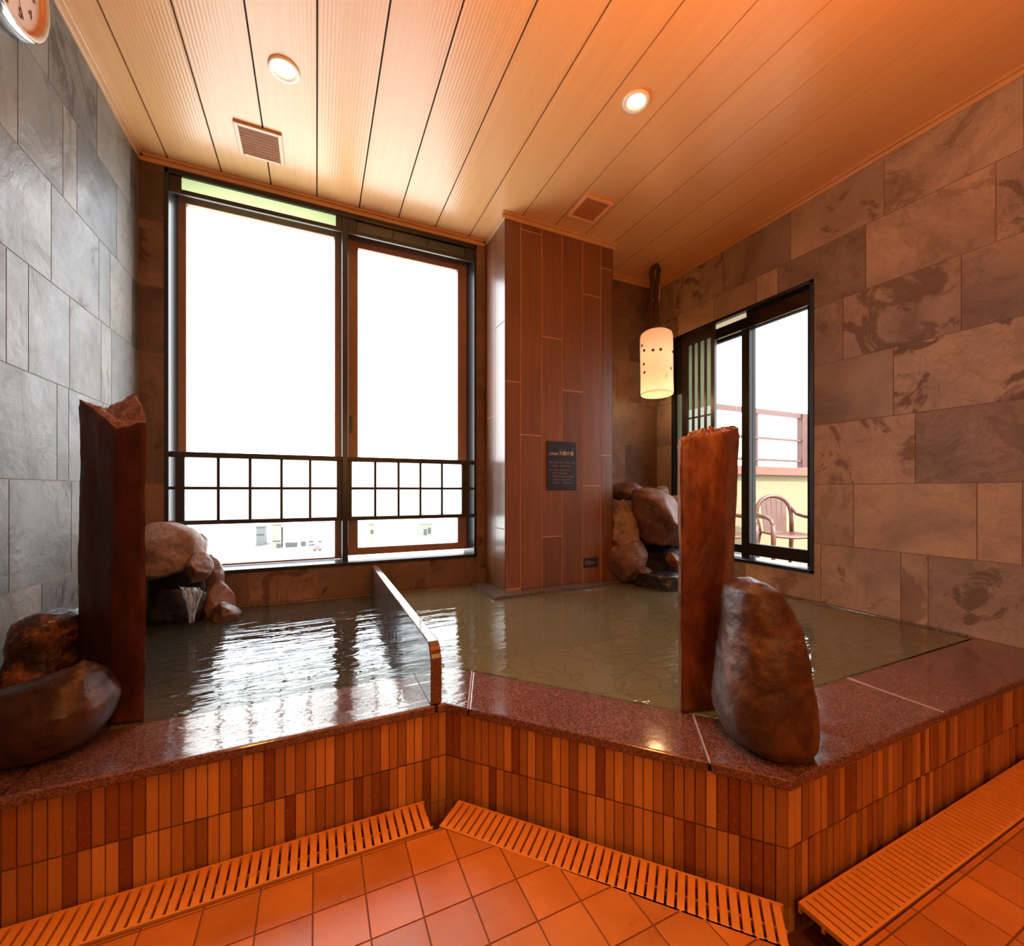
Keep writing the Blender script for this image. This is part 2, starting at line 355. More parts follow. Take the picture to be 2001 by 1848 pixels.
# ---------------------------------------------------------------- mesh builder
class MB:
    def __init__(s):
        s.v, s.f, s.mi, s.r, s.sm = [], [], [], [], []
    def face(s, idx, mi=0, rnd=(0.5, 0.5, 0.5), smooth=False):
        s.f.append(tuple(idx)); s.mi.append(mi); s.r.append(rnd); s.sm.append(smooth)
    def verts(s, vs):
        b = len(s.v)
        s.v.extend(tuple(x) for x in vs)
        return b
    def box(s, a, b, mi=0, rnd=(0.5, 0.5, 0.5), mat=None):
        x0, y0, z0 = a; x1, y1, z1 = b
        vs = [Vector(p) for p in ((x0, y0, z0), (x1, y0, z0), (x1, y1, z0), (x0, y1, z0), (x0, y0, z1), (x1, y0, z1), (x1, y1, z1), (x0, y1, z1))]
        if mat is not None:
            vs = [mat @ p for p in vs]
        o = s.verts(vs)
        for q in ((0, 3, 2, 1), (4, 5, 6, 7), (0, 1, 5, 4), (1, 2, 6, 5), (2, 3, 7, 6), (3, 0, 4, 7)):
            s.face([o + i for i in q], mi, rnd)
        return s
    def prism(s, poly, z0, z1, mi=0, rnd=(0.5, 0.5, 0.5)):
        n = len(poly)
        ar = sum(poly[i][0] * poly[(i + 1) % n][1] - poly[(i + 1) % n][0] * poly[i][1] for i in range(n))
        if ar < 0:
            poly = poly[::-1]
        o = s.verts([(p[0], p[1], z0) for p in poly] + [(p[0], p[1], z1) for p in poly])
        s.face([o + i for i in range(n)][::-1], mi, rnd)
        s.face([o + n + i for i in range(n)], mi, rnd)
        for i in range(n):
            j = (i + 1) % n
            s.face([o + i, o + j, o + n + j, o + n + i], mi, rnd)
        return s
    def bar(s, a, b, w, h, mi=0, up=(0, 0, 1)):
        a, b = Vector(a), Vector(b)
        d = (b - a); L = d.length; d.normalize()
        u = Vector(up)
        sd = d.cross(u)
        if sd.length < 1e-4:
            sd = d.cross(Vector((1, 0, 0)))
        sd.normalize(); u = sd.cross(d)
        m = Matrix((( d.x, sd.x, u.x, a.x), (d.y, sd.y, u.y, a.y), (d.z, sd.z, u.z, a.z), (0, 0, 0, 1)))
        return s.box((0, -w / 2, -h / 2), (L, w / 2, h / 2), mi, mat=m)
    def tube(s, pts, rad, n=12, mi=0, cap=True):
        pts = [Vector(p) for p in pts]
        rings = []
        prev = None
        for i, p in enumerate(pts):
            d = (pts[min(i + 1, len(pts) - 1)] - pts[max(i - 1, 0)]).normalized()
            x = prev if prev is not None else (Vector((1, 0, 0)) if abs(d.x) < 0.8 else Vector((0, 1, 0)))
            x = (x - d * x.dot(d)).normalized(); y = d.cross(x); prev = x
            r = rad[i] if isinstance(rad, (list, tuple)) else rad
            rings.append(s.verts([p + (x * math.cos(2 * PI * k / n) + y * math.sin(2 * PI * k / n)) * r for k in range(n)]))
        for a, b in zip(rings, rings[1:]):
            for k in range(n):
                s.face([a + k, a + (k + 1) % n, b + (k + 1) % n, b + k], mi, smooth=True)
        if cap:
            s.face([rings[0] + k for k in range(n)][::-1], mi)
            s.face([rings[-1] + k for k in range(n)], mi)
        return s
    def lathe(s, prof, n=48, mi=0, mat=None):
        """prof: (radius, z) along Z"""
        rings = []
        for r, z in prof:
            vs = [Vector((r * math.cos(2 * PI * k / n), r * math.sin(2 * PI * k / n), z)) for k in range(n)]
            if mat is not None:
                vs = [mat @ v for v in vs]
            rings.append(s.verts(vs))
        for a, b in zip(rings, rings[1:]):
            for k in range(n):
                s.face([a + k, a + (k + 1) % n, b + (k + 1) % n, b + k], mi, smooth=True)
        return s
    def build(s, name, mats, parent=None, bevel=0.0, seg=2, loc=None):
        me = bpy.data.meshes.new(name)
        vs = s.v
        if loc is not None:
            L = Vector(loc)
            vs = [tuple(Vector(v) - L) for v in vs]
        me.from_pydata(vs, [], s.f)
        if not isinstance(mats, (list, tuple)):
            mats = [mats]
        for m in mats:
            me.materials.append(m)
        me.polygons.foreach_set('material_index', s.mi)
        me.polygons.foreach_set('use_smooth', s.sm)
        ca = me.color_attributes.new('rnd', 'FLOAT_COLOR', 'CORNER')
        buf = []
        for p, r in zip(me.polygons, s.r):
            for _ in range(p.loop_total):
                buf.extend((r[0], r[1], r[2], 1.0))
        ca.data.foreach_set('color', buf)
        me.update()
        o = bpy.data.objects.new(name, me)
        C.objects.link(o)
        if loc is not None:
            o.location = loc
        if bevel:
            b = o.modifiers.new('edge', 'BEVEL')
            b.width = bevel; b.segments = seg; b.limit_method = 'ANGLE'; b.angle_limit = math.radians(40)
        if parent is not None:
            o.parent = parent
            bpy.context.view_layer.update()
            o.matrix_parent_inverse = parent.matrix_world.inverted()
        return o

def tag(o, label=None, cat=None, group=None, kind=None):
    if label: o['label'] = label
    if cat: o['category'] = cat
    if group: o['group'] = group
    if kind: o['kind'] = kind
    return o

def empty(name, loc, label=None, cat=None, group=None, kind=None):
    o = bpy.data.objects.new(name, None)
    o.empty_display_size = 0.05
    C.objects.link(o)
    o.location = loc
    bpy.context.view_layer.update()
    return tag(o, label, cat, group, kind)

def R3():
    return (random.random(), random.random(), random.random())

def clip(poly, a, b, c):
    """keep the part with a*x+b*y<=c"""
    out = []
    n = len(poly)
    for i in range(n):
        p, q = poly[i], poly[(i + 1) % n]
        dp, dq = a * p[0] + b * p[1] - c, a * q[0] + b * q[1] - c
        if dp <= 0:
            out.append(p)
        if (dp < 0 < dq) or (dq < 0 < dp):
            t = dp / (dp - dq)
            out.append((p[0] + (q[0] - p[0]) * t, p[1] + (q[1] - p[1]) * t))
    return out

# ---------------------------------------------------------------- setting: walls
ROW0, ROWH = 0.244, 0.3005

def tiled_wall(name, put, regions, offsets, pitch, extra, thick=0.12, label=None, mats=('slate', 'grout')):
    """put(u, v, n): n>0 towards the room; regions: list of (u0,u1,v0,v1)"""
    mb = MB()
    def slab(u0, u1, v0, v1, n0, n1, mi, rnd=(0.5, 0.5, 0.5)):
        a, b = put(u0, v0, n0), put(u1, v1, n1)
        lo = tuple(min(x, y) for x, y in zip(a, b)); hi = tuple(max(x, y) for x, y in zip(a, b))
        mb.box(lo, hi, mi, rnd)
    g = 0.0018
    for (u0, u1, v0, v1) in regions:
        slab(u0, u1, v0, v1, -thick, 0.0, 1)
    for k in range(-2, 8):
        z0, z1 = ROW0 + ROWH * k, ROW0 + ROWH * (k + 1)
        off = offsets.get(k, pitch * (0.37 * k % 1.0))
        umin, umax = min(r[0] for r in regions), max(r[1] for r in regions)
        i = math.floor((umin - off) / pitch)
        while off + i * pitch < umax:
            a, b = off + i * pitch, off + (i + 1) * pitch
            cuts = [a]
            if random.random() < extra:
                cuts.append(a + pitch * random.choice((0.22, 0.3, 0.72)))
            cuts.append(b)
            for c0, c1 in zip(cuts, cuts[1:]):
                rnd = R3()
                for (u0, u1, v0, v1) in regions:
                    x0, x1, y0, y1 = max(c0 + g, u0), min(c1 - g, u1), max(z0 + g, v0), min(z1 - g, v1)
                    if x1 - x0 > 0.003 and y1 - y0 > 0.003:
                        slab(x0, x1, y0, y1, 0.0, 0.0016, 0, rnd)
            i += 1
    o = mb.build(name, [M[mats[0]], M[mats[1]]])
    return tag(o, label, kind='structure')

tiled_wall('wall_left', lambda u, v, n: (XL + n, u, v), [(YF, YB, -0.13, ZC)],
           {6: 1.12, 5: 1.289, 4: 1.449, 3: 1.242, 2: 1.795, 1: 1.567, 0: 1.40}, 0.314, 0.3,
           label='grey slate-tiled wall on the left, lit by the window')
tiled_wall('wall_right', lambda u, v, n: (XR - n, u, v),
           [(YF, RY0, -0.13, ZC), (RY1, YB, -0.13, ZC), (RY0, RY1, -0.13, RZ0), (RY0, RY1, RZ1, ZC)],
           {0: 1.32, 1: 1.175, 2: 0.944, 3: 1.02, 4: 1.219, 5: 1.125, 6: 1.054}, 0.418, 0.25,
           label='slate-tiled wall on the right around the terrace window, lamp warmth painted in', mats=('slate_lamp_tint', 'grout_brown'))
tiled_wall('wall_back', lambda u, v, n: (u, YB - n, v),
           [(XL - 0.1, WX0, -0.13, ZC), (WX1, XR + 0.1, -0.13, ZC), (WX0, WX1, -0.13, WZ0), (WX0, WX1, WZ1, ZC)],
           {}, 0.30, 0.2, thick=0.2, label='slate-tiled wall around the large window', mats=('slate_backlit_tint', 'grout_brown'))
mb = MB(); mb.box((XL - 0.1, YF - 0.12, 0), (XR + 0.1, YF, ZC))
tag(mb.build('wall_front', M['slate_lamp_tint']), 'slate wall behind the viewer', kind='structure')

# ceiling: boards running towards the window with dark grooves
mb = MB()
mb.box((XL - 0.1, YF - 0.1, ZC + 0.010), (XR + 0.1, YB + 0.2, ZC + 0.12), 1)
x = 0.003 - 0.2078 * 4
while x < XR + 0.05:
    x0, x1 = max(x + 0.003, XL), min(x + 0.2078 - 0.003, XR)
    if x1 > x0:
        mb.box((x0, YF, ZC), (x1, YB, ZC + 0.011), 0, R3())
    x += 0.2078
tag(mb.build('ceiling', [M['ceil'], M['groove']]), 'pale timber board ceiling with dark grooves', kind='structure')

def moulding(name, a, b, inward, label):
    mb = MB()
    for w, z0, z1 in ((0.022, ZC - 0.010, ZC), (0.010, ZC - 0.030, ZC - 0.010)):
        ax, ay = a; bx, by = b
        lo = (min(ax, bx, ax + inward[0] * w, bx + inward[0] * w), min(ay, by, ay + inward[1] * w, by + inward[1] * w), z0)
        hi = (max(ax, bx, ax + inward[0] * w, bx + inward[0] * w), max(ay, by, ay + inward[1] * w, by + inward[1] * w), z1)
        mb.box(lo, hi)
    return tag(mb.build(name, M['mould'], bevel=0.002), label, kind='structure')
moulding('trim_1', (XL, YF), (XL, YB), (1, 0), 'timber ceiling moulding along the left wall')
moulding('trim_2', (XL, YB), (PX0, YB), (0, -1), 'timber ceiling moulding above the large window')
moulding('trim_3', (PX0, PY), (PX0, YB), (-1, 0), 'timber ceiling moulding on the pillar side')
moulding('trim_4', (PX0 - 0.02, PY), (PX1 + 0.02, PY), (0, -1), 'timber ceiling moulding across the pillar front')
moulding('trim_5', (PX1, YB), (XR, YB), (0, -1), 'timber ceiling moulding in the right corner')
moulding('trim_6', (XR, YF), (XR, YB), (-1, 0), 'timber ceiling moulding along the right wall')
moulding('trim_7', (PX1, PY), (PX1, YB), (1, 0), 'timber ceiling moulding on the far side of the pillar')

# pillar with upright timber-look tiles
mb = MB()
mb.box((PX0, PY, 0.263), (PX1, YB, ZC), 1)
cols = [PX0, 1.040, 1.176, 1.311, 1.452, 1.586, PX1]
joint = [0.27, 1.128, 0.548, 0.253, 0.845, 1.03]
for i in range(6):
    z = joint[i] - 1.15
    while z < ZC:
        z0, z1 = max(z + 0.003, 0.263), min(z + 1.15 - 0.003, ZC)
        if z1 - z0 > 0.01:
            mb.box((cols[i] + (0.0026 if i else 0), PY - 0.002, z0), (cols[i + 1] - (0.0026 if i < 5 else 0), PY + 0.001, z1), 0, R3())
        z += 1.15
for sgn, xs in ((-1, PX0), (1, PX1)):
    for j, (y0, y1) in enumerate(((PY, 2.296), (2.296, 2.432), (2.432, YB))):
        z = (0.6, 0.1, 0.9)[j] - 1.15
        while z < ZC:
            z0, z1 = max(z + 0.003, 0.263), min(z + 1.15 - 0.003, ZC)
            if z1 - z0 > 0.01:
                mb.box((xs - 0.002, y0 + (0.0018 if j else -0.002), z0), (xs + 0.002, y1 - 0.0018, z1), 0, R3())
            z += 1.15
tag(mb.build('wall_pillar', [M['ptile'], M['pgrout']]), 'pillar clad in upright timber-look tiles right of the large window', kind='structure')

# ---------------------------------------------------------------- bath outline
XLi, XRi = XL + 0.003, XR - 0.003
A0, B0, C0, D0 = (XLi, 1.117), (0.315, 1.117), (0.850, 0.537), (XRi, 0.537)          # granite outer edge
A1, B1, C1, D1 = (XLi, 1.128), (0.3198, 1.128), (0.8555, 0.548), (XRi, 0.548)        # tile face
A2, B2, C2, D2 = (XLi, 1.335), (0.405, 1.335), (0.912, 0.765), (XRi, 0.765)          # granite inner edge

# floor tiles (axis aligned, cut along the drain channel)
mb = MB()
dx, dy = 0.786 - 0.274, 0.483 - 1.021
na, nb = -dy, dx                                                       # normal of the middle drain edge
cc = na * 0.270 + nb * 1.017
def floor_polys(p):
    l = clip(clip(clip(p, 1, 0, 0.833), 0, 1, 1.012), na, nb, cc)
    r = clip(clip(p, -1, 0, -0.833), 0, 1, 0.437)
    return [q for q in (l, r) if len(q) >= 3]
for q in floor_polys([(XL, YF), (XR, YF), (XR, 1.2), (XL, 1.2)]):
    mb.prism(q, -0.07, -0.0015, 1)
P = 0.0968
for i in range(-10, 25):
    for j in range(-30, 12):
        x0, y0 = 0.1875 + i * P, 0.8135 + j * P
        if x0 > XR or x0 + P < XL or y0 > 1.05 or y0 + P < YF:
            continue
        g = 0.0016
        t = [(max(x0 + g, XL), max(y0 + g, YF)), (min(x0 + P - g, XR), max(y0 + g, YF)), (min(x0 + P - g, XR), y0 + P - g), (max(x0 + g, XL), y0 + P - g)]
        if t[1][0] <= t[0][0]:
            continue
        rnd = R3()
        for q in floor_polys(t):
            mb.prism(q, -0.0018, 0.0, 0, rnd)
tag(mb.build('floor', [M['floor'], M['fgrout']]), 'orange terracotta floor tiles in front of the bath', kind='structure')
mb = MB()
mb.box((XL - 0.1, YF - 0.1, -0.14), (XR + 0.1, 1.2, -0.07), 0)
tag(mb.build('floor_channel', M['channel']), 'dark drain channel floor beneath the gratings', kind='structure')

# ---------------------------------------------------------------- the bath
bath = empty('stone_bath', (0.6, 1.117, 0.0), 'stone bath with red granite rim and brown upright border tiles', 'bath')

def slab_poly(poly, joint_name='rim_slab', z1=RIM, th=0.024):
    mb = MB(); mb.prism(poly, z1 - th, z1)
    return mb.build(joint_name, M['granite'], bath, bevel=0.006, seg=3)
def lerp(a, b, t):
    return (a[0] + (b[0] - a[0]) * t, a[1] + (b[1] - a[1]) * t)
G = 0.0012
slab_poly([A0, (-0.540 - G, 1.117), (-0.540 - G, 1.335), A2])
slab_poly([(-0.540 + G, 1.117), (0.291 - G, 1.117), (0.291 - G, 1.335), (-0.540 + G, 1.335)])
j0, j1 = lerp(B0, C0, 0.085), lerp(B2, C2, 0.085)
k0, k1 = lerp(B0, C0, 0.815), lerp(B2, C2, 0.93)
slab_poly([(0.291 + G, 1.117), B0, j0, j1, B2, (0.291 + G, 1.335)])
e = 0.0016
slab_poly([(j0[0] + e, j0[1] - e), (k0[0] - e, k0[1] + e), (k1[0] - e, k1[1] + e), (j1[0] + e, j1[1] - e)])
slab_poly([(k0[0] + e, k0[1] - e), C0, (1.470 - G, 0.537), (1.470 - G, 0.765), C2, (k1[0] + e, k1[1] - e)])
slab_poly([(1.470 + G, 0.537), D0, D2, (1.470 + G, 0.765)])
# white joint sealant lines
M['joint'] = plain('pale_joint', (0.40, 0.27, 0.23), 0.5)
for a, b in ((j0, j1), (k0, k1), ((1.470, 0.541), (1.470, 0.763))):
    mb = MB(); mb.bar((a[0], a[1], RIM - 0.001), (b[0], b[1], RIM - 0.001), 0.0046, 0.004)
    mb.build('joint_line', M['joint'], bath)

# tiled sides
TW = 0.0215
def tiled_side(a, b, label=None):
    a, b = Vector((*a, 0)), Vector((*b, 0))
    d = (b - a); L = d.length; d.normalize()
    nrm = Vector((d.y, -d.x, 0))                                    # towards the room
    m = Matrix(((d.x, -nrm.x, 0, a.x), (d.y, -nrm.y, 0, a.y), (0, 0, 1, 0), (0, 0, 0, 1)))
    mb = MB()
    mb.box((0, 0.002, -0.07), (L, 0.07, RIM - 0.0245), 1, mat=m)
    n = int(round(L / TW)); w = L / n
    for z0, z1 in ((-0.07, -0.020), (-0.018, 0.0985), (0.1025, RIM - 0.0245)):
        for i in range(n):
            r = random.random()
            rnd = (r if random.random() > 0.07 else 0.05, random.random(), random.random())
            t = random.uniform(0.0, 0.0012)
            mb.box((i * w + 0.0011, -t, z0), ((i + 1) * w - 0.0011, 0.004, z1), 0, rnd, mat=m)
    return mb.build('tiled_side', [M['curb'], M['cgrout']], bath)
tiled_side(A1, B1); tiled_side(B1, C1); tiled_side(C1, D1)

# inside of the bath
mb = MB()
mb.box((XL + 0.003, 0.60, -0.125), (XR - 0.003, YB - 0.003, -0.09))
mb.build('bath_floor', M['paving'], bath)
mb = MB()
for a, b in ((A2, B2), (B2, C2), (C2, D2)):
    av, bv = Vector((*a, 0)), Vector((*b, 0)); d = (bv - av).normalized(); nrm = Vector((d.y, -d.x, 0))
    mb.prism([a, b, tuple((bv + nrm * 0.06)[:2]), tuple((av + nrm * 0.06)[:2])], -0.09, RIM - 0.025)
mb.build('inner_wall', M['granite_dark'], bath)
mb = MB(); mb.box((0.93, 0.765, -0.09), (XR - 0.031, 0.96, 0.10)); mb.build('step', M['paving'], bath)
for a, b in (((XL + 0.003, YB - 0.03), (PX0 - 0.107, YB - 0.003)), ((PX1 + 0.022, YB - 0.03), (XR - 0.003, YB - 0.003)), ((XR - 0.03, 0.78), (XR - 0.003, YB - 0.032)), ((XL + 0.003, 1.36), (XL + 0.02, YB - 0.032))):
    mb = MB(); mb.box((a[0], a[1], -0.088), (b[0], b[1], 0.252))
    mb.build('wall_edge', M['granite_dark'], bath, bevel=0.003)
mb = MB(); mb.prism([(PX0 - 0.105, YB - 0.003), (PX0 - 0.105, PY - 0.105), (PX1 + 0.02, PY - 0.06), (PX1 + 0.02, YB - 0.003)], 0.236, 0.262)
mb.build('pillar_ledge', M['granite_dark'], bath, bevel=0.004)
mb = MB(); mb.box((PX0 - 0.06, PY - 0.06, -0.09), (PX1, YB - 0.003, 0.236)); mb.build('pillar_plinth', M['granite_dark'], bath)

# water: rippled on the left of the divider, calm on the right
mb = MB()
def sheet(poly, mi):
    o = mb.verts([(p[0], p[1], WAT) for p in poly]); mb.face([o + i for i in range(len(poly))], mi)
sheet([(XL, 1.335), (0.278, 1.335), (0.278, YB - 0.03), (XL, YB - 0.03)], 0)
sheet([(XL, 1.122), (0.278, 1.122), (0.278, 1.335), (XL, 1.335)], 2)
sheet([(0.302, 1.335), B2, j1, C2, D2, (XR, YB - 0.03), (0.302, YB - 0.03)], 1)
sheet([(0.302, 1.122), (0.314, 1.120), j0, j1, B2, (0.302, 1.335)], 2)
water = mb.build('bath_water', [M['water_l'], M['water_r'], M['water_film']])
tag(water, 'clear hot bath water, rippled left of the stone divider and brimming over the rim', 'water', kind='stuff')

# stone divider
mb = MB()
XD0, XD1, ZD = 0.276, 0.306, 0.404
prof = [(1.121, 0.246)]
for k in range(0, 9):
    a = PI - k * (PI / 2) / 8
    prof.append((1.121 + 0.045 + 0.045 * math.cos(a), ZD - 0.06 + 0.06 * math.sin(a)))
prof += [(YB - 0.005, ZD), (YB - 0.005, -0.09), (1.345, -0.09), (1.345, 0.246)]
n = len(prof)
o = mb.verts([(XD0, y, z) for y, z in prof] + [(XD1, y, z) for y, z in prof])
mb.face([o + i for i in range(n)][::-1]); mb.face([o + n + i for i in range(n)])
for i in range(n):
    j = (i + 1) % n
    mb.face([o + i, o + j, o + n + j, o + n + i][::1], 1 if 1.12 <= prof[i][0] < 1.2 and prof[i][1] > 0.2 else 0)
dv = mb.build('divider_slab', [M['granite_dark'], M['granite']], bevel=0.003)
tag(dv, 'thin polished stone divider slab running from the rim corner to the window wall', 'divider')

# ---------------------------------------------------------------- drain gratings
def grating(name, a, b, width, label, flip=1):
    a, b = Vector((*a, 0)), Vector((*b, 0))
    d = b - a; L = d.length; d.normalize()
    nrm = Vector((d.y, -d.x, 0)) * flip                             # away from the bath
    root = empty(name, tuple((a + b) / 2 + nrm * width / 2), label, 'drain grating', 'drain gratings at the foot of the bath')
    def mtx(o):
        return Matrix(((d.x, nrm.x, 0, o.x), (d.y, nrm.y, 0, o.y), (0, 0, 1, 0), (0, 0, 0, 1)))
    m = mtx(a)
    mb = MB()
    k = int(L / 0.0192)
    p = L / k
    for i in range(k):
        mb.box((i * p, 0.003, -0.011), (i * p + p * 0.76, width - 0.003, 0.001), 0, R3(), mat=m)
    mb.build('slats', M['grate'], root, bevel=0.0015)
    mb = MB()
    for y, zt_ in ((0.0, 0.0005), (width * 0.5 - 0.004, -0.0105), (width - 0.005, 0.0)):
        mb.box((0, y, -0.020), (L, y + 0.005, zt_), mat=m)
    mb.build('bearer', M['grate'], root)
    return root
grating('drain_grating', (XL + 0.005, 1.1195), (0.257, 1.1195), 0.098, 'orange slatted drain grating along the left straight side of the bath')
grating('drain_grating', (0.341, 1.084), (0.836, 0.546), 0.094, 'orange slatted drain grating along the slanting middle side of the bath')
grating('drain_grating', (0.868, 0.536), (XR - 0.005, 0.536), 0.094, 'orange slatted drain grating along the right side of the bath, by the slate wall')

# ---------------------------------------------------------------- stones
def catmull(p, t):
    n = len(p) - 1
    x = t * n
    i = min(int(x), n - 1); u = x - i
    p0, p1, p2, p3 = p[max(i - 1, 0)], p[i], p[i + 1], p[min(i + 2, n)]
    return 0.5 * ((2 * p1) + (-p0 + p2) * u + (2 * p0 - 5 * p1 + 4 * p2 - p3) * u * u + (-p0 + 3 * p1 - 3 * p2 + p3) * u ** 3)

def stone(name, label, rows, depth, rad, mat, seed, amp=0.010, freq=9.0, chips=0.0, seg=56, rings=44, group=None, parent=None, sq=2.4, lean=0.0, tilt=0.0, cuts=0):
    """a rounded boulder lofted through horizontal outlines (height, left, right), then roughened"""
    ys = [r[0] for r in rows]; ls = [r[1] for r in rows]; rs = [r[2] for r in rows]
    zs = [H + (HY - y) / F * depth for y in ys]
    hwm = max((r - l) / 2 for l, r in zip(ls, rs)) / F * depth
    mb = MB()
    off = Vector((seed * 3.17, seed * 1.31, seed * 2.07))
    prev = []
    seq = [(0.0, 0.02), (0.0, 0.45), (0.0, 0.8)] + [(k / (rings - 1), 1.0) for k in range(rings)] + [(1.0, 0.8), (1.0, 0.45), (1.0, 0.02)]
    nR = len(seq)
    cap = 0.10 * hwm
    centre = None
    pts = []
    for q, (t, shrink) in enumerate(seq):
        # row heights are uneven: walk by height
        z = zs[0] + (zs[-1] - zs[0]) * t
        idx = 0
        for i in range(len(zs) - 1):
            if zs[i] >= z >= zs[i + 1]:
                idx = i
        tt = (idx + (zs[idx] - z) / max(1e-9, zs[idx] - zs[idx + 1])) / (len(zs) - 1)
        l, r = catmull(ls, tt), catmull(rs, tt)
        hw = max(0.002, (r - l) / 2 / F * depth); lat = ((l + r) / 2 - CX) / F * depth
        dr = rad * (hw / hwm) ** 0.7
        if q < 3:
            z += cap * (1 - shrink) * (1 if q < 3 else -1)
        elif q >= nR - 3:
            z -= cap * (1 - shrink) * 0.3
        ctr = FWD * (depth + lean * (t - 0.5)) + RGT * lat
        for k in range(seg):
            a = 2 * PI * k / seg
            ca, sa = math.cos(a), math.sin(a)
            ex = 2.0 / sq
            cx_ = math.copysign(abs(ca) ** ex, ca) * hw * shrink
            cy_ = math.copysign(abs(sa) ** ex, sa) * dr * shrink
            pts.append(ctr + RGT * cx_ + FWD * cy_ + Vector((0, 0, z + tilt * cy_)))
    centre = sum(pts, Vector()) / len(pts)
    if cuts:
        rg = random.Random(seed * 7 + 1)
        dep_dir = FWD
        for _ in range(cuts):
            d = (RGT * rg.uniform(-1, 1) - FWD * rg.uniform(0.1, 1.0) + Vector((0, 0, rg.uniform(-0.8, 0.9)))).normalized()
            ext = max((p - centre).dot(d) for p in pts)
            lim = ext * rg.uniform(0.70, 0.86)
            pts = [p - d * max(0.0, (p - centre).dot(d) - lim) * 0.93 for p in pts]
    outp = []
    for p in pts:
        dirv = (p - centre); dl = dirv.length
        dirv = dirv / max(dl, 1e-6)
        n = noise.fractal(p * freq + off, 0.9, 2.0, 5) * amp
        if chips:
            vd = noise.voronoi(p * (freq * 0.8) + off)[0]
            n += (min(vd[0], 0.6) - 0.35) * chips
        outp.append(p + dirv * n)
    mb.verts(outp)
    for q in range(nR - 1):
        for k in range(seg):
            a, b = q * seg + k, q * seg + (k + 1) % seg
            mb.face([a, a + seg, b + seg, b], 0, smooth=True)
    mb.face([k for k in range(seg)][::-1][::-1], 0, smooth=True)
    mb.face([(nR - 1) * seg + k for k in range(seg)][::-1], 0, smooth=True)
    base = Vector((centre.x, centre.y, min(p.z for p in outp)))
    ob = mb.build(name, mat, parent, loc=base if parent is None else None)
    return tag(ob, label, 'rock' if parent is None else None, group)

def standing_stone(name, label, corners, mats, seed, zbase, amp=0.004, dip=0.01, rough_top=0.012, parent=None):
    """corners: (px_bottom, px_top, depth, z_top) anticlockwise from above; uneven broken top"""
    NP = 14
    K = len(corners)
    ring = []
    for i in range(K):
        a, b = corners[i], corners[(i + 1) % K]
        for s in range(NP):
            u = s / NP
            ring.append(tuple(a[j] + (b[j] - a[j]) * u for j in range(4)) + (min(u, 1 - u),))
    N = len(ring)
    RZ = 70
    off = Vector((seed * 2.3, seed * 1.7, seed))
    mb = MB()
    cb = sum((FWD * c[2] + RGT * ((c[0] - CX) / F * c[2]) for c in corners), Vector()) / K
    rows = []
    for q in range(RZ + 1):
        v = q / RZ
        row = []
        for (pb, pt, dp, zt, eg) in ring:
            px = pb + (pt - pb) * v
            p = FWD * dp + RGT * ((px - CX) / F * dp)
            zt2 = zt + (noise.noise(p * 45 + off) * rough_top * 0.5)
            z = zbase + (zt2 - zbase) * v
            o = Vector((p.x - cb.x, p.y - cb.y, 0)).normalized()
            pn = Vector((p.x, p.y, z))
            n = noise.fractal(Vector((p.x * 14, p.y * 14, z * 7)) + off, 0.9, 2.0, 4) * amp
            n += noise.noise(Vector((p.x * 3, p.y * 3, z * 4)) + off) * amp * 1.4
            if eg < 0.08:
                n -= 0.003
            if v > 0.985:
                n -= 0.0035
            row.append(pn + o * n)
        rows.append(row)
    for row in rows:
        mb.verts(row)
    for q in range(RZ):
        for k in range(N):
            a, b = q * N + k, q * N + (k + 1) % N
            mb.face([a, b, b + N, a + N], 0, smooth=True)
    # broken top face
    topc = sum(rows[-1], Vector()) / N
    topc.z -= dip
    last = RZ * N
    TR = 10
    for r in range(1, TR):
        u = r / TR
        st = len(mb.v)
        vs = []
        for k in range(N):
            p = rows[-1][k].lerp(topc, u)
            p.z += noise.fractal(p * 38 + off, 0.8, 2.0, 4) * rough_top * min(1, 4 * u)
            vs.append(p)
        mb.verts(vs)
        for k in range(N):
            mb.face([last + k, last + (k + 1) % N, st + (k + 1) % N, st + k], 1, smooth=True)
        last = st
    mb.face([last + k for k in range(N)], 1, smooth=True)
    mb.face([k for k in range(N)][::-1], 0)
    ob = mb.build(name, mats, parent, loc=Vector((cb.x, cb.y, zbase)))
    return tag(ob, label, 'stone')

standing_stone('stone_pillar', 'tall dark red-brown standing stone with broken slanting top, on the rim by the left wall',
               [(216, 228, 1.040, 0.967), (283, 287, 1.055, 0.983), (272, 268, 1.17, 1.082), (205, 205, 1.235, 1.050), (152, 150, 1.13, 1.055)],
               [M['rock_pillar'], M['rock_top']], 3, RIM, amp=0.005)
standing_stone('stone_pillar', 'tall rust-red standing stone leaning beside the egg-shaped boulder on the rim',
               [(1332, 1330, 1.096, 0.946), (1409, 1414, 1.108, 0.962), (1424, 1449, 1.19, 0.988), (1400, 1440, 1.24, 1.002), (1345, 1352, 1.225, 0.985), (1325, 1323, 1.135, 0.95)],
               [M['rock_pillar2'], M['rock_pillar2']], 8, RIM, amp=0.004, dip=-0.004, rough_top=0.015)

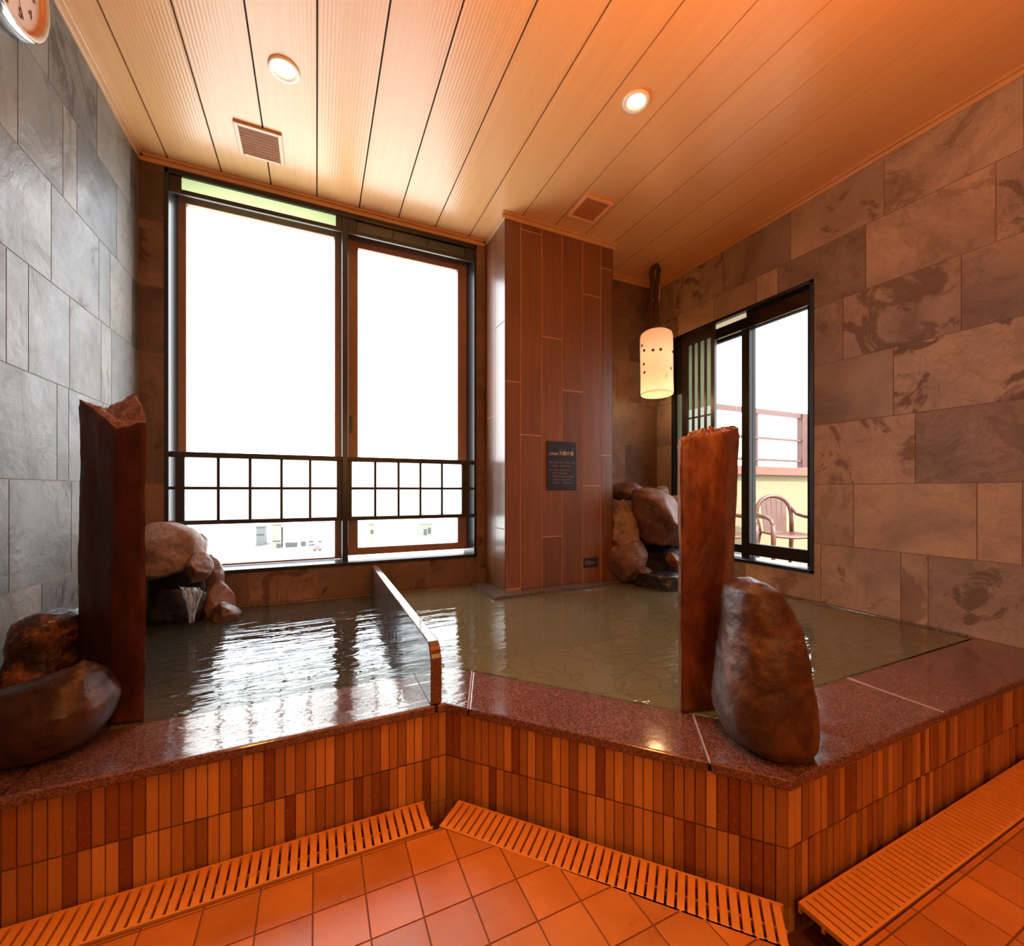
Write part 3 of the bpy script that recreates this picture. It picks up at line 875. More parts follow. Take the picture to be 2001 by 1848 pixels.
stone('boulder', 'large rounded wet brown boulder on the rim against the left slate wall',
      [(1302, 148, 178), (1318, 95, 190), (1345, 0, 199), (1372, -48, 209), (1404, -56, 203), (1430, -52, 188), (1446, -40, 172), (1457, -20, 150)],
      0.955, 0.105, M['rock_wet'], 2, amp=0.008, freq=6, seg=80, rings=64)
stone('boulder', 'mottled dark boulder with orange patches, behind the large boulder by the left wall',
      [(1194, 88, 138), (1208, 58, 146), (1240, 45, 147), (1280, 42, 146), (1320, 28, 146), (1355, 22, 144), (1382, 24, 142)],
      1.125, 0.085, M['rock_patch'], 5, amp=0.010, freq=10, seg=80, rings=64)
stone('boulder', 'tall egg-shaped wet brown boulder on the rim corner, leaning on the rust-red stone',
      [(1136, 1450, 1490), (1150, 1430, 1516), (1190, 1424, 1536), (1240, 1421, 1551), (1290, 1412, 1560), (1340, 1403, 1565), (1385, 1404, 1567), (1420, 1416, 1566), (1442, 1436, 1560)],
      0.985, 0.105, M['rock_wet2'], 11, amp=0.007, freq=10, chips=0.006, seg=96, rings=90, lean=-0.02)

# fountain stones left, in the corner by the window
GL = 'stones of the left fountain in the window corner'
LF = [
 ('large pale pink overhanging stone on top of the left fountain', [(1024, 288, 332), (1036, 272, 364), (1058, 268, 382), (1082, 268, 384), (1103, 268, 378), (1118, 268, 345), (1134, 270, 296)], 1.86, 0.13, 'rock_pale', 21, 0.014, 8, 0.02),
 ('small dark knob stone in front of the window, right of the pale overhanging stone', [(1043, 380, 393), (1055, 374, 400), (1072, 375, 399), (1090, 380, 396), (1110, 380, 396)], 1.955, 0.04, 'rock_brown', 22, 0.006, 16, 0),
 ('tan lump hanging below the pale overhanging stone, above the spout', [(1080, 380, 397), (1094, 372, 406), (1112, 369, 409), (1126, 371, 404), (1137, 378, 394)], 1.84, 0.06, 'rock_mid', 23, 0.007, 16, 0),
 ('upright brown slab stone against the window sill of the left fountain', [(1085, 403, 411), (1096, 398, 421), (1116, 398, 431), (1140, 400, 434), (1170, 398, 436)], 1.965, 0.045, 'rock_brown', 24, 0.006, 12, 0.008),
 ('sloping reddish stone at the foot of the left fountain', [(1130, 400, 425), (1150, 398, 440), (1166, 397, 455), (1186, 396, 458), (1214, 395, 456)], 1.95, 0.06, 'rock_mid', 25, 0.008, 12, 0.01),
 ('low wet grey stone at the waterline beside the left spout', [(1178, 430, 442), (1188, 418, 458), (1198, 412, 468), (1212, 410, 470)], 1.90, 0.06, 'rock_wet2', 26, 0.006, 16, 0),
 ('black wet ledge stone under the pouring water of the left fountain', [(1150, 282, 380), (1160, 276, 396), (1180, 274, 397), (1200, 276, 394), (1216, 280, 388)], 1.865, 0.075, 'rock_black', 27, 0.010, 9, 0),
 ('black backing stone in the hollow of the left fountain', [(1100, 280, 394), (1120, 274, 400), (1150, 274, 402), (1175, 276, 400)], 1.90, 0.035, 'rock_black', 28, 0.006, 9, 0),
]
for lab, rows, dep, rad, mt, sd, amp, fr, ch in LF:
    stone('fountain_stone', lab, rows, dep, rad, M[mt], sd, amp, fr, ch, 64, 48, GL, cuts=8)
GR = 'stones of the right fountain beside the pillar'
RF = [
 ('flat dark capping stone on the right fountain, next to the pillar', [(944, 1205, 1240), (952, 1194, 1252), (964, 1193, 1252), (976, 1200, 1246)], 2.80, 0.12, 'rock_brown', 31, 0.012, 7, 0.01),
 ('pointed upright stone under the dark capping stone of the right fountain', [(966, 1215, 1224), (985, 1204, 1236), (1015, 1198, 1244), (1045, 1195, 1246), (1075, 1193, 1246)], 2.70, 0.09, 'rock_sand', 32, 0.018, 7, 0.03),
 ('squat dusky block stone at the waterline beside the pillar', [(1058, 1195, 1252), (1080, 1190, 1262), (1096, 1188, 1258), (1112, 1187, 1250), (1138, 1186, 1246)], 2.66, 0.10, 'rock_purple', 33, 0.016, 6, 0.02),
 ('large smooth dusky stone in the middle of the right fountain', [(960, 1244, 1290), (975, 1238, 1318), (1000, 1240, 1332), (1030, 1246, 1338), (1050, 1254, 1340), (1064, 1262, 1336)], 2.66, 0.17, 'rock_purple', 34, 0.014, 5, 0.02),
 ('small pale pink knob stone on top of the right fountain', [(947, 1290, 1300), (956, 1282, 1308), (968, 1280, 1309), (978, 1284, 1306)], 2.86, 0.05, 'rock_pale', 35, 0.006, 14, 0),
 ('pale stone tucked behind the rust-red standing stone', [(970, 1312, 1345), (990, 1308, 1356), (1030, 1308, 1358), (1062, 1312, 1354)], 2.78, 0.09, 'rock_sand', 36, 0.012, 8, 0.01),
 ('black backing stone in the hollow of the right fountain', [(1040, 1246, 1340), (1070, 1240, 1360), (1110, 1238, 1362), (1150, 1240, 1358)], 2.82, 0.12, 'rock_black', 37, 0.010, 6, 0),
 ('small pale stone in the dark hollow of the right fountain', [(1080, 1306, 1320), (1092, 1302, 1330), (1104, 1305, 1332), (1116, 1312, 1328)], 2.60, 0.05, 'rock_mid', 38, 0.006, 14, 0),
 ('black wet stone at the waterline under the hollow of the right fountain', [(1122, 1250, 1340), (1135, 1242, 1362), (1150, 1240, 1366), (1162, 1244, 1360)], 2.50, 0.12, 'rock_black', 39, 0.012, 7, 0),
 ('brown ledge stone between the dusky block and the dark hollow', [(1110, 1244, 1270), (1118, 1238, 1278), (1128, 1238, 1276), (1140, 1242, 1270)], 2.56, 0.06, 'rock_brown', 40, 0.008, 12, 0),
]
for lab, rows, dep, rad, mt, sd, amp, fr, ch in RF:
    stone('fountain_stone', lab, rows, dep, rad, M[mt], sd, amp, fr, ch, 64, 48, GR, cuts=8)

# pouring water of the left fountain
mb = MB()
path = [(1147, 350, 392, 1.735), (1151, 352, 394, 1.722), (1160, 356, 394, 1.713), (1172, 362, 391, 1.708), (1186, 366, 386, 1.705), (1200, 370, 381, 1.703), (1216, 371, 379, 1.703)]
NS = 14
rws = []
for i in range(25):
    t = i / 24
    y, l, r, dp = (catmull([p[j] for p in path], t) for j in range(4))
    row = []
    for k in range(NS + 1):
        px = l + (r - l) * k / NS
        p = at(px, y, dp)
        row.append(p + FWD * (noise.noise(Vector((k * 0.55, t * 2.2, 4))) * 0.016 - 0.008 * math.sin(PI * k / NS)))
    rws.append(row)
for row in rws:
    mb.verts(row)
for i in range(24):
    for k in range(NS):
        a = i * (NS + 1) + k
        mb.face([a, a + NS + 1, a + NS + 2, a + 1], 0, smooth=True)
st = mb.build('water_stream', M['stream'])
sm = st.modifiers.new('thick', 'SOLIDIFY'); sm.thickness = 0.004
tag(st, 'thin stream of water pouring off the left fountain ledge into the bath', 'water')

# ---------------------------------------------------------------- large back window
W1 = empty('window_1', (0.13, YB, WZ0), 'large two-bay window with black frame and brown sashes in the far wall', kind='structure')
def boxes(name, mat, parent, lst, bevel=0.0):
    mb = MB()
    for a, b in lst:
        mb.box(a, b)
    return mb.build(name, mat, parent, bevel=bevel)
def sheet_obj(name, mat, parent, a, b):
    """an upright flat sheet spanned by two opposite corners"""
    mb = MB()
    mb.verts([(a[0], a[1], a[2]), (b[0], b[1], a[2]), (b[0], b[1], b[2]), (a[0], a[1], b[2])])
    mb.face((0, 1, 2, 3))
    return mb.build(name, mat, parent)
YW0, YW1 = YB - 0.006, YB + 0.20
fw = 0.016
boxes('frame', M['black'], W1, [
    ((WX0, YW0, WZ0), (WX0 + fw, YW1, WZ1)), ((WX1 - fw, YW0, WZ0), (WX1, YW1, WZ1)),
    ((WX0, YW0, WZ0), (WX1, YW1, WZ0 + 0.018)), ((WX0, YW0, WZ1 - 0.022), (WX1, YW1, WZ1))], 0.002)
boxes('mullion', M['black'], W1, [((0.127, YB - 0.002, WZ0 + 0.018), (0.156, YW1, WZ1 - 0.022))], 0.002)
boxes('transom_bar', M['lattice'], W1, [
    ((WX0 + fw, YB + 0.0, 2.203), (0.127, YB + 0.014, 2.224)), ((0.156, YB, 2.203), (WX1 - fw, YB + 0.014, 2.224)),
    ((WX0 + fw, YB + 0.002, 2.224), (WX0 + 0.062, YB + 0.05, WZ1 - 0.022)),
    ((0.095, YB + 0.002, 2.224), (0.127, YB + 0.05, WZ1 - 0.022)), ((0.156, YB + 0.002, 2.224), (0.185, YB + 0.05, WZ1 - 0.022)),
    ((WX1 - 0.07, YB + 0.002, 2.224), (WX1 - fw, YB + 0.05, WZ1 - 0.022))], 0.001)
tag(sheet_obj('transom_pane', M['green'], W1, (WX0 + 0.062, YB + 0.010, 2.224), (0.095, YB + 0.010, WZ1 - 0.022)), 'pale green transom pane with added glow')
tag(boxes('transom_pane', M['darkglass'], W1, [((0.185, YB + 0.008, 2.224), (WX1 - 0.07, YB + 0.014, WZ1 - 0.022))]), 'dark transom pane')
def sash(x0, x1, z0, z1, y, sl, sr, st_, sb, handle=False):
    s = boxes('sash', M['brownsash'], W1, [
        ((x0, y, z0), (x0 + sl, y + 0.035, z1)), ((x1 - sr, y, z0), (x1, y + 0.035, z1)),
        ((x0 + sl, y, z1 - st_), (x1 - sr, y + 0.035, z1)), ((x0 + sl, y, z0), (x1 - sr, y + 0.035, z0 + sb))], 0.003)
    sheet_obj('pane', M['glass'], s, (x0 + sl - 0.004, y + 0.017, z0 + sb - 0.004), (x1 - sr + 0.004, y + 0.017, z1 - st_ + 0.004))
    if handle:
        boxes('sash_handle', M['black'], s, [((x0 + 0.014, y - 0.003, 1.14), (x0 + 0.028, y + 0.001, 1.24))], 0.001)
    return s
sash(WX0 + fw + 0.001, 0.140, 0.431, 2.283, YB + 0.135, 0.034, 0.046, 0.046, 0.010)
sash(0.157, WX1 - fw - 0.001, 0.445, 2.283, YB + 0.13, 0.060, 0.060, 0.080, 0.042, True)

# lattice railing across the window
LR = empty('lattice_railing', (0.13, YB + 0.01, 0.65), 'dark lattice railing with white frosted panels across the large window', 'railing')
YL = YB + 0.012
zt, zb = 0.998, 0.651
boxes('rail', M['lattice'], LR, [((WX0 + fw, YL, zt - 0.026), (0.127, YL + 0.03, zt)), ((0.156, YL, zt - 0.026), (WX1 - fw, YL + 0.03, zt))], 0.002)
boxes('rail', M['lattice'], LR, [((WX0 + fw, YL, zb), (0.127, YL + 0.03, zb + 0.021)), ((0.156, YL, zb), (WX1 - fw, YL + 0.03, zb + 0.021))], 0.002)
for x0, x1 in ((-0.600, -0.566), (0.100, 0.127), (0.156, 0.176), (0.801, 0.846)):
    boxes('stile', M['lattice'], LR, [((x0, YL + 0.002, zb + 0.021), (x1, YL + 0.028, zt - 0.026))], 0.001)
for x0, x1, xs in ((-0.566, 0.100, (-0.433, -0.300, -0.162, -0.029)), (0.176, 0.801, (0.299, 0.426, 0.551, 0.679))):
    sheet_obj('frosted_panel', M['frost'], LR, (x0, YL + 0.018, zb + 0.021), (x1, YL + 0.018, zt - 0.026))
    for x in xs:
        boxes('muntin', M['lattice'], LR, [((x - 0.0065, YL + 0.006, zb + 0.021), (x + 0.0065, YL + 0.015, zt - 0.026))])
    boxes('muntin', M['lattice'], LR, [((x0, YL + 0.005, 0.819), (x1, YL + 0.0145, 0.833))])
for x0, x1 in ((WX0 + fw, -0.600), (0.846, WX1 - fw)):
    boxes('muntin', M['lattice'], LR, [((x0, YL + 0.005, 0.819), (x1, YL + 0.0145, 0.833))])

# ---------------------------------------------------------------- right window to the terrace
W2 = empty('window_2', (XR, 1.83, RZ0), 'black-framed sliding window to the terrace in the right wall', kind='structure')
f2 = 0.020
X0, X1 = XR - 0.006, XR + 0.14
boxes('frame', M['black'], W2, [
    ((X0, RY0, RZ0), (X1, RY0 + f2, RZ1)), ((X0, RY1 - f2, RZ0), (X1, RY1, RZ1)),
    ((X0, RY0, RZ0), (X1, RY1, RZ0 + 0.018)), ((X0, RY0, RZ1 - 0.018), (X1, RY1, RZ1))], 0.002)
boxes('head_panel', M['darkglass'], W2, [((XR + 0.03, RY0 + f2, 1.79), (XR + 0.05, 1.97, RZ1 - 0.018))], 0.002)
M['head'] = m_frosted('glowing_head_glass', (0.55, 0.50, 0.36), 0.5, 0.75)  # emission added so the strip looks lit; it is no lamp
tag(boxes('head_glow_strip', M['head'], W2, [((XR + 0.024, 1.755, 1.855), (XR + 0.029, 1.965, RZ1 - 0.019))]), 'pale strip in the window head with added glow')
def sash2(y0, y1, x, sl=0.030, sb=0.07, st_=0.03):
    s = boxes('sash', M['sash_dark'], W2, [
        ((x, y0, 0.405), (x + 0.03, y0 + sl, 1.82)), ((x, y1 - sl, 0.405), (x + 0.03, y1, 1.82)),
        ((x, y0 + sl, 1.82 - st_), (x + 0.03, y1 - sl, 1.82)), ((x, y0 + sl, 0.425), (x + 0.03, y1 - sl, 0.425 + sb))], 0.002)
    sheet_obj('pane', M['glass'], s, (x + 0.014, y0 + sl - 0.004, 0.425 + sb - 0.004), (x + 0.014, y1 - sl + 0.004, 1.82 - st_ + 0.004))
    return s
sash2(RY0 + f2 + 0.001, 1.815, XR + 0.065, 0.052)
sash2(1.765, RY1 - f2 - 0.001, XR + 0.10, 0.045, 0.05)
# lattice screen on the far half
LS = empty('lattice_screen', (XR + 0.02, 2.15, RZ0 + 0.02), 'dark vertical-bar lattice screen with pale paper sliding over the terrace window', 'screen')
xs0 = XR + 0.012
boxes('frame', M['lattice'], LS, [
    ((xs0, 1.967, RZ0 + 0.019), (xs0 + 0.024, 1.996, 1.881)), ((xs0, 2.189, RZ0 + 0.019), (xs0 + 0.024, 2.238, 1.881)),
    ((xs0, 1.996, 1.815), (xs0 + 0.024, 2.189, 1.881)), ((xs0, 1.996, RZ0 + 0.019), (xs0 + 0.024, 2.189, RZ0 + 0.06))], 0.001)
boxes('bar', M['lattice'], LS, [((xs0 + 0.004, y - 0.008, RZ0 + 0.06), (xs0 + 0.012, y + 0.008, 1.815)) for y in (2.043, 2.095, 2.144)] +
      [((xs0 + 0.003, 1.996, z - 0.005), (xs0 + 0.0125, 2.189, z + 0.005)) for z in (0.86, 1.31)])
M['paper_up'] = m_frosted('shaded_paper', (0.085, 0.082, 0.045), 0.95)  # eave shade put into the colour of the upper paper
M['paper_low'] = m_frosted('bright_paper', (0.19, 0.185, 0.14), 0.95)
tag(sheet_obj('paper_panel', M['paper_up'], LS, (xs0 + 0.015, 1.996, 1.37), (xs0 + 0.015, 2.189, 1.815)), 'beige upper paper with painted eave shade')
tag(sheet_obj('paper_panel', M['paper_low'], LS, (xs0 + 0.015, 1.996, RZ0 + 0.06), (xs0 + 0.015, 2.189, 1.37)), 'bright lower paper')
boxes('edge_board', M['sash_dark'], W2, [((XR + 0.028, 2.240, 1.50), (XR + 0.036, RY1 - f2, RZ1 - 0.019))])
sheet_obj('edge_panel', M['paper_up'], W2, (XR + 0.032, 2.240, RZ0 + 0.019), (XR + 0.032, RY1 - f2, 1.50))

# ---------------------------------------------------------------- ceiling fittings
def downlight(name, x, y, label):
    root = empty(name, (x, y, ZC), label, 'ceiling light', 'recessed ceiling downlights')
    m = Matrix.Translation((x, y, ZC))
    mb = MB(); mb.lathe([(0.051, 0.0), (0.052, -0.004), (0.049, -0.008), (0.036, -0.005), (0.033, 0.000), (0.032, 0.004)], 56, mat=m)
    mb.build('trim_ring', M['white'], root)
    mb = MB(); mb.lathe([(0.0325, -0.001), (0.024, -0.002), (0.014, -0.0025), (0.001, -0.003)], 40, mat=m)
    mb.build('lens', M['lamp_on'], root)
    return root
downlight('ceiling_downlight', -0.106, 1.754, 'round recessed downlight glowing in the ceiling near the vent above the large window')
downlight('ceiling_downlight', 1.139, 1.324, 'round recessed downlight glowing in the middle of the ceiling, in front of the pillar')

def vent(name, x0, x1, y0, y1, fm, sm_, label):
    root = empty(name, ((x0 + x1) / 2, (y0 + y1) / 2, ZC), label, 'ceiling vent')
    w, z0, z1 = 0.016, ZC - 0.010, ZC
    boxes('frame', fm, root, [((x0, y0, z0), (x0 + w, y1, z1)), ((x1 - w, y0, z0), (x1, y1, z1)), ((x0 + w, y0, z0), (x1 - w, y0 + w, z1)), ((x0 + w, y1 - w, z0), (x1 - w, y1, z1))], 0.002)
    mb = MB(); n = 9
    p = (y1 - y0 - 2 * w) / n
    for i in range(n):
        a = y0 + w + i * p
        mb.box((x0 + w, a + 0.0008, ZC - 0.007), (x1 - w, a + p - 0.0008, ZC - 0.0005), 0, R3())
    mb.build('grille', sm_, root)
    return root
vent('ceiling_vent', -0.313, -0.134, 2.076, 2.268, M['mould'], M['vent'], 'square brown ceiling vent with pale frame above the large window')
vent('ceiling_vent', 1.262, 1.432, 1.840, 2.026, M['vent_frame'], M['vent2'], 'square orange ceiling vent flush in front of the pillar')

# ---------------------------------------------------------------- pendant lamp
PXY = Vector((2.082, 2.216))
pl = empty('pendant_lamp', (PXY.x, PXY.y, 1.45), 'white pierced cylinder pendant lamp hanging on brown rope in the right corner', 'lamp')
mb = MB()
prof = []
ctr = Vector((PXY.x, PXY.y, 1.667))
for r, z in ((0.103, -0.212), (0.1055, -0.205), (0.1045, -0.1), (0.105, 0.0), (0.106, 0.10), (0.106, 0.175), (0.100, 0.200), (0.085, 0.212), (0.03, 0.216), (0.001, 0.216)):
    prof.append((r, z))
prof = [(0.097, -0.205), (0.098, -0.212)] + prof
mb.lathe(prof, 64)
sh = mb.build('lamp_shade', M['shade'], None)
sh.location = ctr; sh.rotation_euler = (math.radians(-2.5), math.radians(1.5), 0)
sh.parent = pl
bpy.context.view_layer.update()
sh.matrix_parent_inverse = pl.matrix_world.inverted()
tocam = math.atan2(-PXY.y, -PXY.x)
for aa, zz in ((-62, 0.115), (-48, 0.075), (-12, 0.062), (14, 0.062), (-50, -0.015), (-46, -0.072), (58, -0.055), (34, -0.112), (72, 0.06), (150, 0.05), (170, 0.05), (120, -0.06), (215, -0.08)):
    a = tocam + math.radians(aa)
    m = Matrix.Translation(ctr + Vector((0.1035 * math.cos(a), 0.1035 * math.sin(a), zz))) @ Matrix.Rotation(a, 4, 'Z') @ Matrix.Rotation(PI / 2, 4, 'Y')
    mb = MB(); mb.lathe([(0.0095, 0.0), (0.0095, 0.0028), (0.0075, 0.0035), (0.0005, 0.0036)], 12, mat=m)
    mb.build('pierced_hole', M['shade_hole'], sh)
mb = MB(); mb.lathe([(0.001, 0.07), (0.025, 0.06), (0.034, 0.035), (0.028, 0.005), (0.015, -0.015), (0.001, -0.018)], 24, mat=Matrix.Translation(ctr + Vector((0, 0, 0.02))))
mb.build('bulb', M['bulb'], pl)
# rope: two strands over a ceiling hook, one knotted, one tail
mb = MB()
def rp(dx, dd, z):
    return Vector((PXY.x, PXY.y, z)) + RGT * dx + FWD * dd
mb.tube([rp(-0.008, 0, 1.875), rp(-0.006, 0, 1.96), rp(-0.008, 0, 2.05), rp(0.0, 0, 2.14), rp(0.006, 0, 2.24), rp(0.016, 0, 2.30), rp(0.004, 0, 2.326), rp(-0.022, 0, 2.315), rp(-0.030, 0.005, 2.28),
         rp(-0.026, 0.01, 2.20), rp(-0.034, 0.012, 2.12), rp(-0.050, 0.014, 2.06), rp(-0.054, 0.014, 2.00)], 0.0155, 10)
mb.tube([rp(0.006, 0.004, 1.875), rp(0.006, 0.004, 1.96), rp(0.002, 0.006, 2.05), rp(-0.006, 0.006, 2.13), rp(-0.014, 0.006, 2.20)], 0.0145, 10)
mb.build('rope', M['rope'], pl)
mb = MB(); mb.tube([rp(-0.004, 0, 2.338), rp(-0.004, 0, 2.305)], 0.008, 8); mb.build('ceiling_hook', M['rope'], pl)

# small beige box in the ceiling corner
mb = MB(); mb.box((2.245, 2.395, 2.205), (2.285, 2.445, 2.325))
tag(mb.build('junction_box', M['beige'], bevel=0.004), 'small beige box at the ceiling corner behind the pendant rope', 'box')

# ---------------------------------------------------------------- signs
def text_mesh(body, size, mat, parent, loc, rot, extrude=0.0006, align='LEFT', name='lettering', sx=1.0):
    cu = bpy.data.curves.new(name, 'FONT')
    cu.body = body; cu.size = size; cu.extrude = extrude; cu.align_x = align; cu.align_y = 'CENTER'
    t = bpy.data.objects.new(name, cu)
    C.objects.link(t)
    bpy.context.view_layer.update()
    dg = bpy.context.evaluated_depsgraph_get()
    me = bpy.data.meshes.new_from_object(t.evaluated_get(dg))
    bpy.data.objects.remove(t)
    ob = bpy.data.objects.new(name, me)
    me.materials.clear(); me.materials.append(mat)
    C.objects.link(ob)
    ob.location = loc; ob.rotation_euler = rot; ob.scale = (sx, 1, 1)
    ob.parent = parent
    bpy.context.view_layer.update()
    ob.matrix_parent_inverse = parent.matrix_world.inverted()
    return ob
SF = PY - 0.002
mb = MB(); mb.box((1.205, SF - 0.006, 0.818), (1.406, SF, 1.100))
sg = tag(mb.build('wall_sign', M['signblack'], bevel=0.0015), 'tall black sign with pale Japanese lettering on the timber-tiled pillar', 'sign')
RT = (PI / 2, 0, 0)
ty = SF - 0.0068
text_mesh('\u5929\u7136\u6e29\u6cc9', 0.0150, M['signtext'], sg, (1.219, ty, 1.026), RT)
text_mesh('\u5929\u52dd\u306e\u6e6f', 0.0270, M['signtext'], sg, (1.284, ty, 1.030), RT, sx=0.93)
mb = MB()                                                              # ruled lines of small writing, too small to read
rows = [(1.053, [(47, 52), (57, 62), (67, 72), (104, 109)], 1.218), (0.977, [(0, 14), (21, 37), (44, 62), (70, 92), (100, 114)], 1.218), (0.958, [(0, 28), (34, 62), (64, 80)], 1.238),
        (0.933, [(0, 12), (20, 38), (44, 70), (76, 90)], 1.218), (0.915, [(0, 20), (22, 48), (50, 70)], 1.238), (0.896, [(0, 40), (46, 62), (66, 96)], 1.238),
        (0.878, [(0, 32), (40, 56), (62, 86)], 1.238), (0.859, [(0, 34), (46, 58), (64, 92)], 1.238)]
for z, segs, x0 in rows:
    mb = MB()
    for a, b in segs:
        x = a
        while x < b - 2:
            gx = x0 + (x + 1) * 0.00153
            w_ = 0.0058
            for q in range(3):
                zz = z - 0.0035 + q * 0.0035
                if random.random() < 0.85:
                    mb.box((gx, ty - 0.0002, zz - 0.0006), (gx + w_ * random.uniform(0.6, 1), SF - 0.0058, zz + 0.0006))
            ux = gx + w_ * random.uniform(0.25, 0.7)
            mb.box((ux, ty - 0.0002, z - 0.0042), (ux + 0.0011, SF - 0.0058, z + 0.0042))
            x += 4.6
    mb.build('small_lettering', M['signtext2'], sg)
mb = MB(); mb.box((1.459, SF - 0.005, 0.352), (1.560, SF, 0.409))
s2 = tag(mb.build('wall_plate', M['signblack'], bevel=0.0015), 'small black plate low on the timber-tiled pillar, just above the water', 'sign')
for z, a, b in ((0.390, 0.006, 0.042), (0.380, 0.006, 0.085), (0.371, 0.006, 0.070)):
    mb = MB()
    x = a
    while x < b:
        mb.box((1.459 + x, SF - 0.0056, z - 0.0016), (1.459 + x + 0.005, SF - 0.0048, z + 0.0016)); x += 0.007
    mb.build('small_lettering', M['signtext2'], s2)

# ---------------------------------------------------------------- wall clock
cy, cz, cr = 1.503, 2.166, 0.170
ck = empty('wall_clock', (XL, cy, cz), 'round wall clock with pinkish dial and silver rim high on the left slate wall', 'clock')
mx = Matrix.Translation((XL + 0.0017, cy, cz)) @ Matrix.Rotation(PI / 2, 4, 'Y')
mb = MB(); mb.lathe([(cr - 0.02, 0.0), (cr, 0.004), (cr + 0.003, 0.02), (cr - 0.002, 0.036), (cr - 0.012, 0.040), (cr - 0.018, 0.034)], 72, mat=mx)
mb.build('rim', M['chrome'], ck)
mb = MB(); mb.lathe([(cr - 0.018, 0.034), (cr - 0.024, 0.030), (cr - 0.025, 0.024)], 72, mat=mx); mb.build('inner_ring', M['copper'], ck)
mb = MB(); mb.lathe([(cr - 0.018, 0.024), (0.0005, 0.0245)], 72, mat=mx)
dl = mb.build('dial', M['dial'], ck)
for hnum in range(1, 13):
    a = hnum * PI / 6
    text_mesh(str(hnum), 0.036, M['ink'], dl, (XL + 0.0265, cy + 0.115 * math.sin(a), cz + 0.115 * math.cos(a)), (PI / 2, 0, PI / 2), align='CENTER', name='numeral')
for nm, ang, ln, w_ in (('hour_hand', 300, 0.075, 0.009), ('minute_hand', 50, 0.11, 0.006), ('second_hand', 150, 0.125, 0.0018)):
    a = math.radians(ang); d = Vector((0, math.sin(a), math.cos(a)))
    p = Vector((XL + 0.0295, cy, cz))
    mb = MB(); mb.bar(p - d * 0.02, p + d * ln, w_, 0.0012, up=(1, 0, 0)); mb.build(nm, M['ink'], ck)

# ---------------------------------------------------------------- terrace beyond the right window
TZ = -0.15
YP = 4.30
mb = MB(); mb.box((XR + 0.15, -3.0, TZ - 0.2), (12.0, YP + 0.4, TZ))
tag(mb.build('terrace_floor', M['terrace'], ), 'sunlit terrace paving beyond the right window', kind='structure')
pw = empty('parapet_wall', (6, YP, TZ), 'cream terrace parapet with red-brown coping beyond the right window', kind='structure')
boxes('wall', M['parapet'], pw, [((2.7, YP, TZ), (12.0, YP + 0.2, 1.04))])
boxes('coping', M['cap'], pw, [((2.66, YP - 0.10, 1.04), (12.0, YP + 0.26, 1.17))], 0.01)
rl = empty('terrace_railing', (6, YP + 0.08, 1.17), 'brown metal railing on the terrace parapet', 'railing')
for xx in (2.95, 5.05, 7.15, 9.25, 11.3):
    boxes('post', M['railing'], rl, [((xx, YP + 0.04, 1.17), (xx + 0.13, YP + 0.14, 2.06))], 0.006)
for z, hgt in ((1.98, 0.08), (1.60, 0.035), (1.27, 0.035)):
    boxes('rail', M['railing'], rl, [((2.9, YP + 0.06, z), (11.8, YP + 0.12, z + hgt))], 0.004)
for xx in (4.0, 6.1, 8.2, 10.3):
    boxes('baluster', M['railing'], rl, [((xx, YP + 0.075, 1.17), (xx + 0.025, YP + 0.105, 2.0))])

# terrace chairs
def make_chair(loc, rz, label):
    root = empty('garden_chair', (0, 0, 0), label, 'chair', 'brown plastic chairs on the terrace')
    mb = MB()
    NXs, NYs = 10, 10
    for j in range(NYs + 1):
        for i in range(NXs + 1):
            u, v = i / NXs - 0.5, j / NYs
            mb.verts([((u * (0.46 - 0.05 * v)), 0.23 - 0.46 * v, 0.43 - 0.018 * math.cos(u * PI) + (0.02 if j == 0 else 0) * -1)])
    for j in range(NYs):
        for i in range(NXs):
            a = j * (NXs + 1) + i
            mb.face([a, a + NXs + 1, a + NXs + 2, a + 1], smooth=True)
    s = mb.build('seat', M['plastic'], root)
    m_ = s.modifiers.new('t', 'SOLIDIFY'); m_.thickness = 0.022
    # back: arched rim with upright slats
    mb = MB()
    arch = []
    for k in range(17):
        a = PI * k / 16
        zz = 0.62 + 0.27 * math.sin(a) ** 0.8
        arch.append((0.21 * math.cos(a) * 1.05, -0.25 - 0.10 * (zz - 0.43), zz))
    pts = [(0.2, -0.225, 0.42)] + arch + [(-0.2, -0.225, 0.42)]
    mb.tube(pts, 0.027, 8)
    for i in range(5):
        x = -0.13 + 0.065 * i
        top = 0.86 - 0.5 * x * x * 4
        mb.bar((x * 0.85, -0.235, 0.42), (x, -0.25 - 0.10 * (top - 0.43), top), 0.058, 0.012, up=(0, 1, 0))
    mb.build('backrest', M['plastic'], root)
    for sx in (-1, 1):
        mb = MB()
        mb.tube([(sx * 0.215, -0.275, 0.74), (sx * 0.25, -0.20, 0.66), (sx * 0.275, -0.06, 0.635), (sx * 0.28, 0.12, 0.63), (sx * 0.27, 0.22, 0.60), (sx * 0.262, 0.25, 0.52)], [0.018, 0.022, 0.026, 0.026, 0.022, 0.02], 8)
        mb.build('armrest', M['plastic'], root)
        mb = MB(); mb.tube([(sx * 0.262, 0.25, 0.55), (sx * 0.255, 0.245, 0.40), (sx * 0.27, 0.27, 0.0)], [0.026, 0.03, 0.02], 8); mb.build('leg', M['plastic'], root)
        mb = MB(); mb.tube([(sx * 0.20, -0.22, 0.43), (sx * 0.21, -0.25, 0.3), (sx * 0.235, -0.33, 0.0)], [0.03, 0.028, 0.02], 8); mb.build('leg', M['plastic'], root)
    root.location = loc; root.rotation_euler = (0, 0, rz)
    return root
ch = make_chair((5.40, 3.50, TZ), math.radians(150), 'brown plastic garden chair seen whole in the terrace window')
